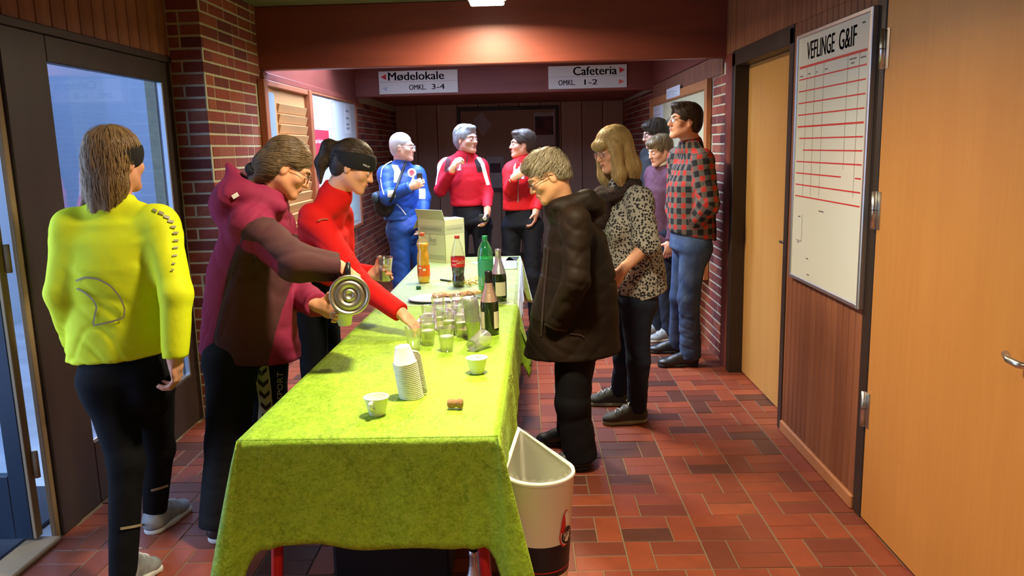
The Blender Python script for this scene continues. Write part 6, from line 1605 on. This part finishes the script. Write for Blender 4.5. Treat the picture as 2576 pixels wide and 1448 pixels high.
# 9 --- man in the checked shirt
J = skeleton((1.09, 5.60), 1.83, 190, pelvis=at(1738, 600, 5.48), waist=at(1740, 540, 5.48), chest=at(1740, 465, 5.48), neck=at(1738, 355, 5.48), head=at(1722, 304, 5.45),
             shL=at(1768, 402, 5.32), shR=at(1708, 396, 5.66), elL=at(1782, 515, 5.27), wrL=at(1728, 588, 5.42), elR=at(1700, 520, 5.70), wrR=at(1705, 590, 5.56),
             hipL=at(1745, 625, 5.40), knL=at(1732, 750, 5.40), anL=(1.13, 5.44, .09), hipR=at(1728, 625, 5.58), knR=at(1712, 745, 5.62), anR=(1.12, 5.80, .09), footL=dirv(184), footR=dirv(178))
pt = person('tall man in a red and grey checked shirt with hands in his jeans pockets', (1.1, 5.6))
hd = dict(A=head_frame(196, -6, 2), s=.98, nk=.058, jaw=1.1, nose=1.1)
S, p = body_solid(J, hd, {'L': dict(d=(.45, .35, -.8), n=(.2, .9, 0), t=(-.8, -.2, .5), curl=(15, 20, 15)), 'R': dict(d=(.45, -.3, -.8), n=(.2, -.9, 0), t=(-.8, .2, .5), curl=(15, 20, 15))})
solid_obj('body', S, .006, SKIN('weathered', (.74, .36, .22)), pt); A = hd['A']; face_bits(pt, p, A, .98, (.10, .06, .03)); glasses(pt, p, A, .98, m_ink, m_lens, .021, -.006)
T = top_solid(J, [(at(1742, 625, 5.48), .175, .160), (at(1740, 545, 5.48), .175, .158), (J['chest'], .188, .150), (J['chest'] + UP*.11, .155, .108)], (.076, .072, .056, .0), hem=(at(1740, 592, 5.48), -UP - .22*ux))
Ta = Solid(); Ta.chain([J['shL'], J['elL'], J['wrL']], [.076, .072, .056], .03); Ta.chain([J['shR'], J['elR'], J['wrR']], [.076, .072, .056], .03)
def plaid(P, which):
    inarm = Ta.val(P) < .006; out = np.zeros(len(P))
    x = (P - J['chest'])@J['dep']; y = (P - J['chest'])@J['lat']; ang = np.arctan2(y, x)*.165; z = (P - J['chest'])@J['up']
    U, V = ang, z
    for n in 'LR':
        for a, b, o_ in (('sh', 'el', 0.0), ('el', 'wr', .30)):
            A0, B0 = J[a + n], J[b + n]; w = nrm(B0 - A0); l = np.linalg.norm(B0 - A0); t = (P - A0)@w; r0 = nrm(np.cross(w, J['lat'])); r1 = np.cross(w, r0); q = P - A0
            th = np.arctan2(q@r1, q@r0)*.07; dist = np.linalg.norm(q - np.outer(np.clip(t, 0, l), w), axis=1)
            m = inarm & (t > -.04) & (t < l + .03) & (dist < .11)
            U = np.where(m, th, U); V = np.where(m, -t - o_, V)
    return U if which == 0 else V
m_plaid = M('checked_flannel', (.2, .2, .2), .9, spec=.1, bump=(150, .3, .002)); nt = m_plaid.node_tree; N = nt.nodes; L = nt.links
def band_node(attr, per, duty, ph):
    a = N.new('ShaderNodeAttribute'); a.attribute_name = attr; m1 = N.new('ShaderNodeMath'); m1.operation = 'MULTIPLY_ADD'; m1.inputs[1].default_value = 1/per; m1.inputs[2].default_value = 50 + ph; L.new(a.outputs['Fac'], m1.inputs[0])
    fr = N.new('ShaderNodeMath'); fr.operation = 'FRACT'; L.new(m1.outputs[0], fr.inputs[0]); g_ = N.new('ShaderNodeMath'); g_.operation = 'LESS_THAN'; g_.inputs[1].default_value = duty; L.new(fr.outputs[0], g_.inputs[0]); return g_.outputs[0]
def mth(op, a, b):
    m_ = N.new('ShaderNodeMath'); m_.operation = op; L.new(a, m_.inputs[0]); L.new(b, m_.inputs[1]); return m_.outputs[0]
b1, b2 = band_node('pu', .072, .46, 0), band_node('pv', .072, .46, 0); both = mth('MULTIPLY', b1, b2); sm = mth('ADD', b1, b2)
cr = N.new('ShaderNodeValToRGB'); cr.color_ramp.interpolation = 'CONSTANT'; hf = N.new('ShaderNodeMath'); hf.operation = 'MULTIPLY'; hf.inputs[1].default_value = .5; L.new(sm, hf.inputs[0]); L.new(hf.outputs[0], cr.inputs[0])
e = cr.color_ramp.elements; e[0].position = 0; e[0].color = (.026, .026, .027, 1); e[1].position = .25; e[1].color = (.125, .108, .092, 1); e3 = e.new(.75); e3.color = (.44, .042, .034, 1)
L.new(cr.outputs[0], N['Principled BSDF'].inputs['Base Color'])
jk = solid_obj('checked_shirt', T, .007, m_plaid, pt, .009, (12, 12, 7), {'pu': lambda P: plaid(P, 0), 'pv': lambda P: plaid(P, 1)}, 14)
legs(pt, J, m_denim, (.098, .074, .070), (.168, .140), .008, .010, flare=.074, seed=15, name='jeans')
for n in 'RL': shoe(pt, J['an' + n], J['foot' + n], m_shoek, m_rubk, L_=.29, w=.05)
Hs = cap_hair(p, A, .98, .013, .058, 'short'); Hs.ell(p(0, .055, .095), (.060, .048, .026), A, .02)
add_strands('hair', Hs, .006, hair_mat('dark_brown_man', (.040, .022, .012), (.09, .055, .03)), pt, p, A, .98, comb(p, A, 1, .6, .8), 600, 8, .010, .0018, .006, 14)

# 10, 11 --- couple half hidden behind the blonde woman
def back_person(label, base, H, yaw, head_uv, y, hyaw, pitch, mat, hair, seed, s, collar=None, gl=False, lm=m_denimd, shm=m_shoeg, hair_style=.014):
    hp_ = at(*head_uv, y); J = skeleton(base, H, yaw, head=hp_, neck=hp_ + np.array([.035, .03, -.135])); pt = person(label, base)
    hd = dict(A=head_frame(hyaw, pitch, 0), s=s)
    S, p = body_solid(J, hd, {'R': dict(d=(-.2, 0, -1), n=(0, -1, 0), t=(-1, 0, 0)), 'L': dict(d=(-.2, 0, -1), n=(0, 1, 0), t=(-1, 0, 0))}); solid_obj('body', S, .0062, SKIN('s%d' % seed, (.75, .40, .26)), pt); A = hd['A']; face_bits(pt, p, A, s, tuple(c*.8 for c in hair[0]))
    if gl: glasses(pt, p, A, s, m_ink, m_lens)
    T = top_solid(J, [(J['pelvis'] - UP*.10, .170, .150), (J['waist'], .160, .138), (J['chest'], .170, .130), (J['chest'] + UP*.10, .145, .10)], (.066, .060, .046, .0), collar=(.035, .066, .066), hem=(J['pelvis'] - UP*.11, -UP))
    solid_obj('jacket', T, .008, mat, pt, .009, (13, 13, 8), seed=seed)
    if collar:
        C = Solid(); C.cone(J['neck'] + (hp_ - J['neck'])*.12, J['neck'] + (hp_ - J['neck'])*.45, .072, .066, .01, flat=True, flat0=True); solid_obj('roll_collar', C, .006, collar, pt)
    legs(pt, J, lm, (.092, .068, .062), (.160, .128), .009, .008, flare=.070, seed=seed + 1)
    for n in 'RL': shoe(pt, J['an' + n], J['f'], shm, m_rubw, L_=.25, lace=m_lace)
    Hs = cap_hair(p, A, s, hair_style, .050, 'short'); Hs.ell(p(0, .060, .080), (.055, .045, .028), A, .02)
    add_strands('hair', Hs, .006, hair_mat('hb%d' % seed, *hair), pt, p, A, s, comb(p, A, 1, .6, -.4), 500, 7, .009, .0018, .008, seed); return J, pt
m_mauve = M('mauve_quilted_fabric', (.115, .048, .076), .7, spec=.15, var=(6, .3, (.08, .033, .055)), bump=(22, .4, .01))
back_person('short haired woman in a mauve jacket with a white roll collar', (1.07, 6.27), 1.60, 200, (1660, 378), 6.20, 206, 14, m_mauve, ((.20, .145, .075), (.36, .29, .18)), 31, .91, M('cream_fleece', (.70, .64, .48), .9))
back_person('dark haired man with glasses half hidden behind the woman in mauve', (1.08, 6.82), 1.77, 186, (1648, 336), 6.72, 190, 10, M('black_jacket_cloth', (.012, .012, .013), .7, bump=(20, .3, .008)), ((.055, .035, .020), (.12, .08, .045)), 35, .95, None, True, m_denimd, m_shoek, .016)

# tidy helper properties
for o in bpy.data.objects:
    if '_w' in o: del o['_w']
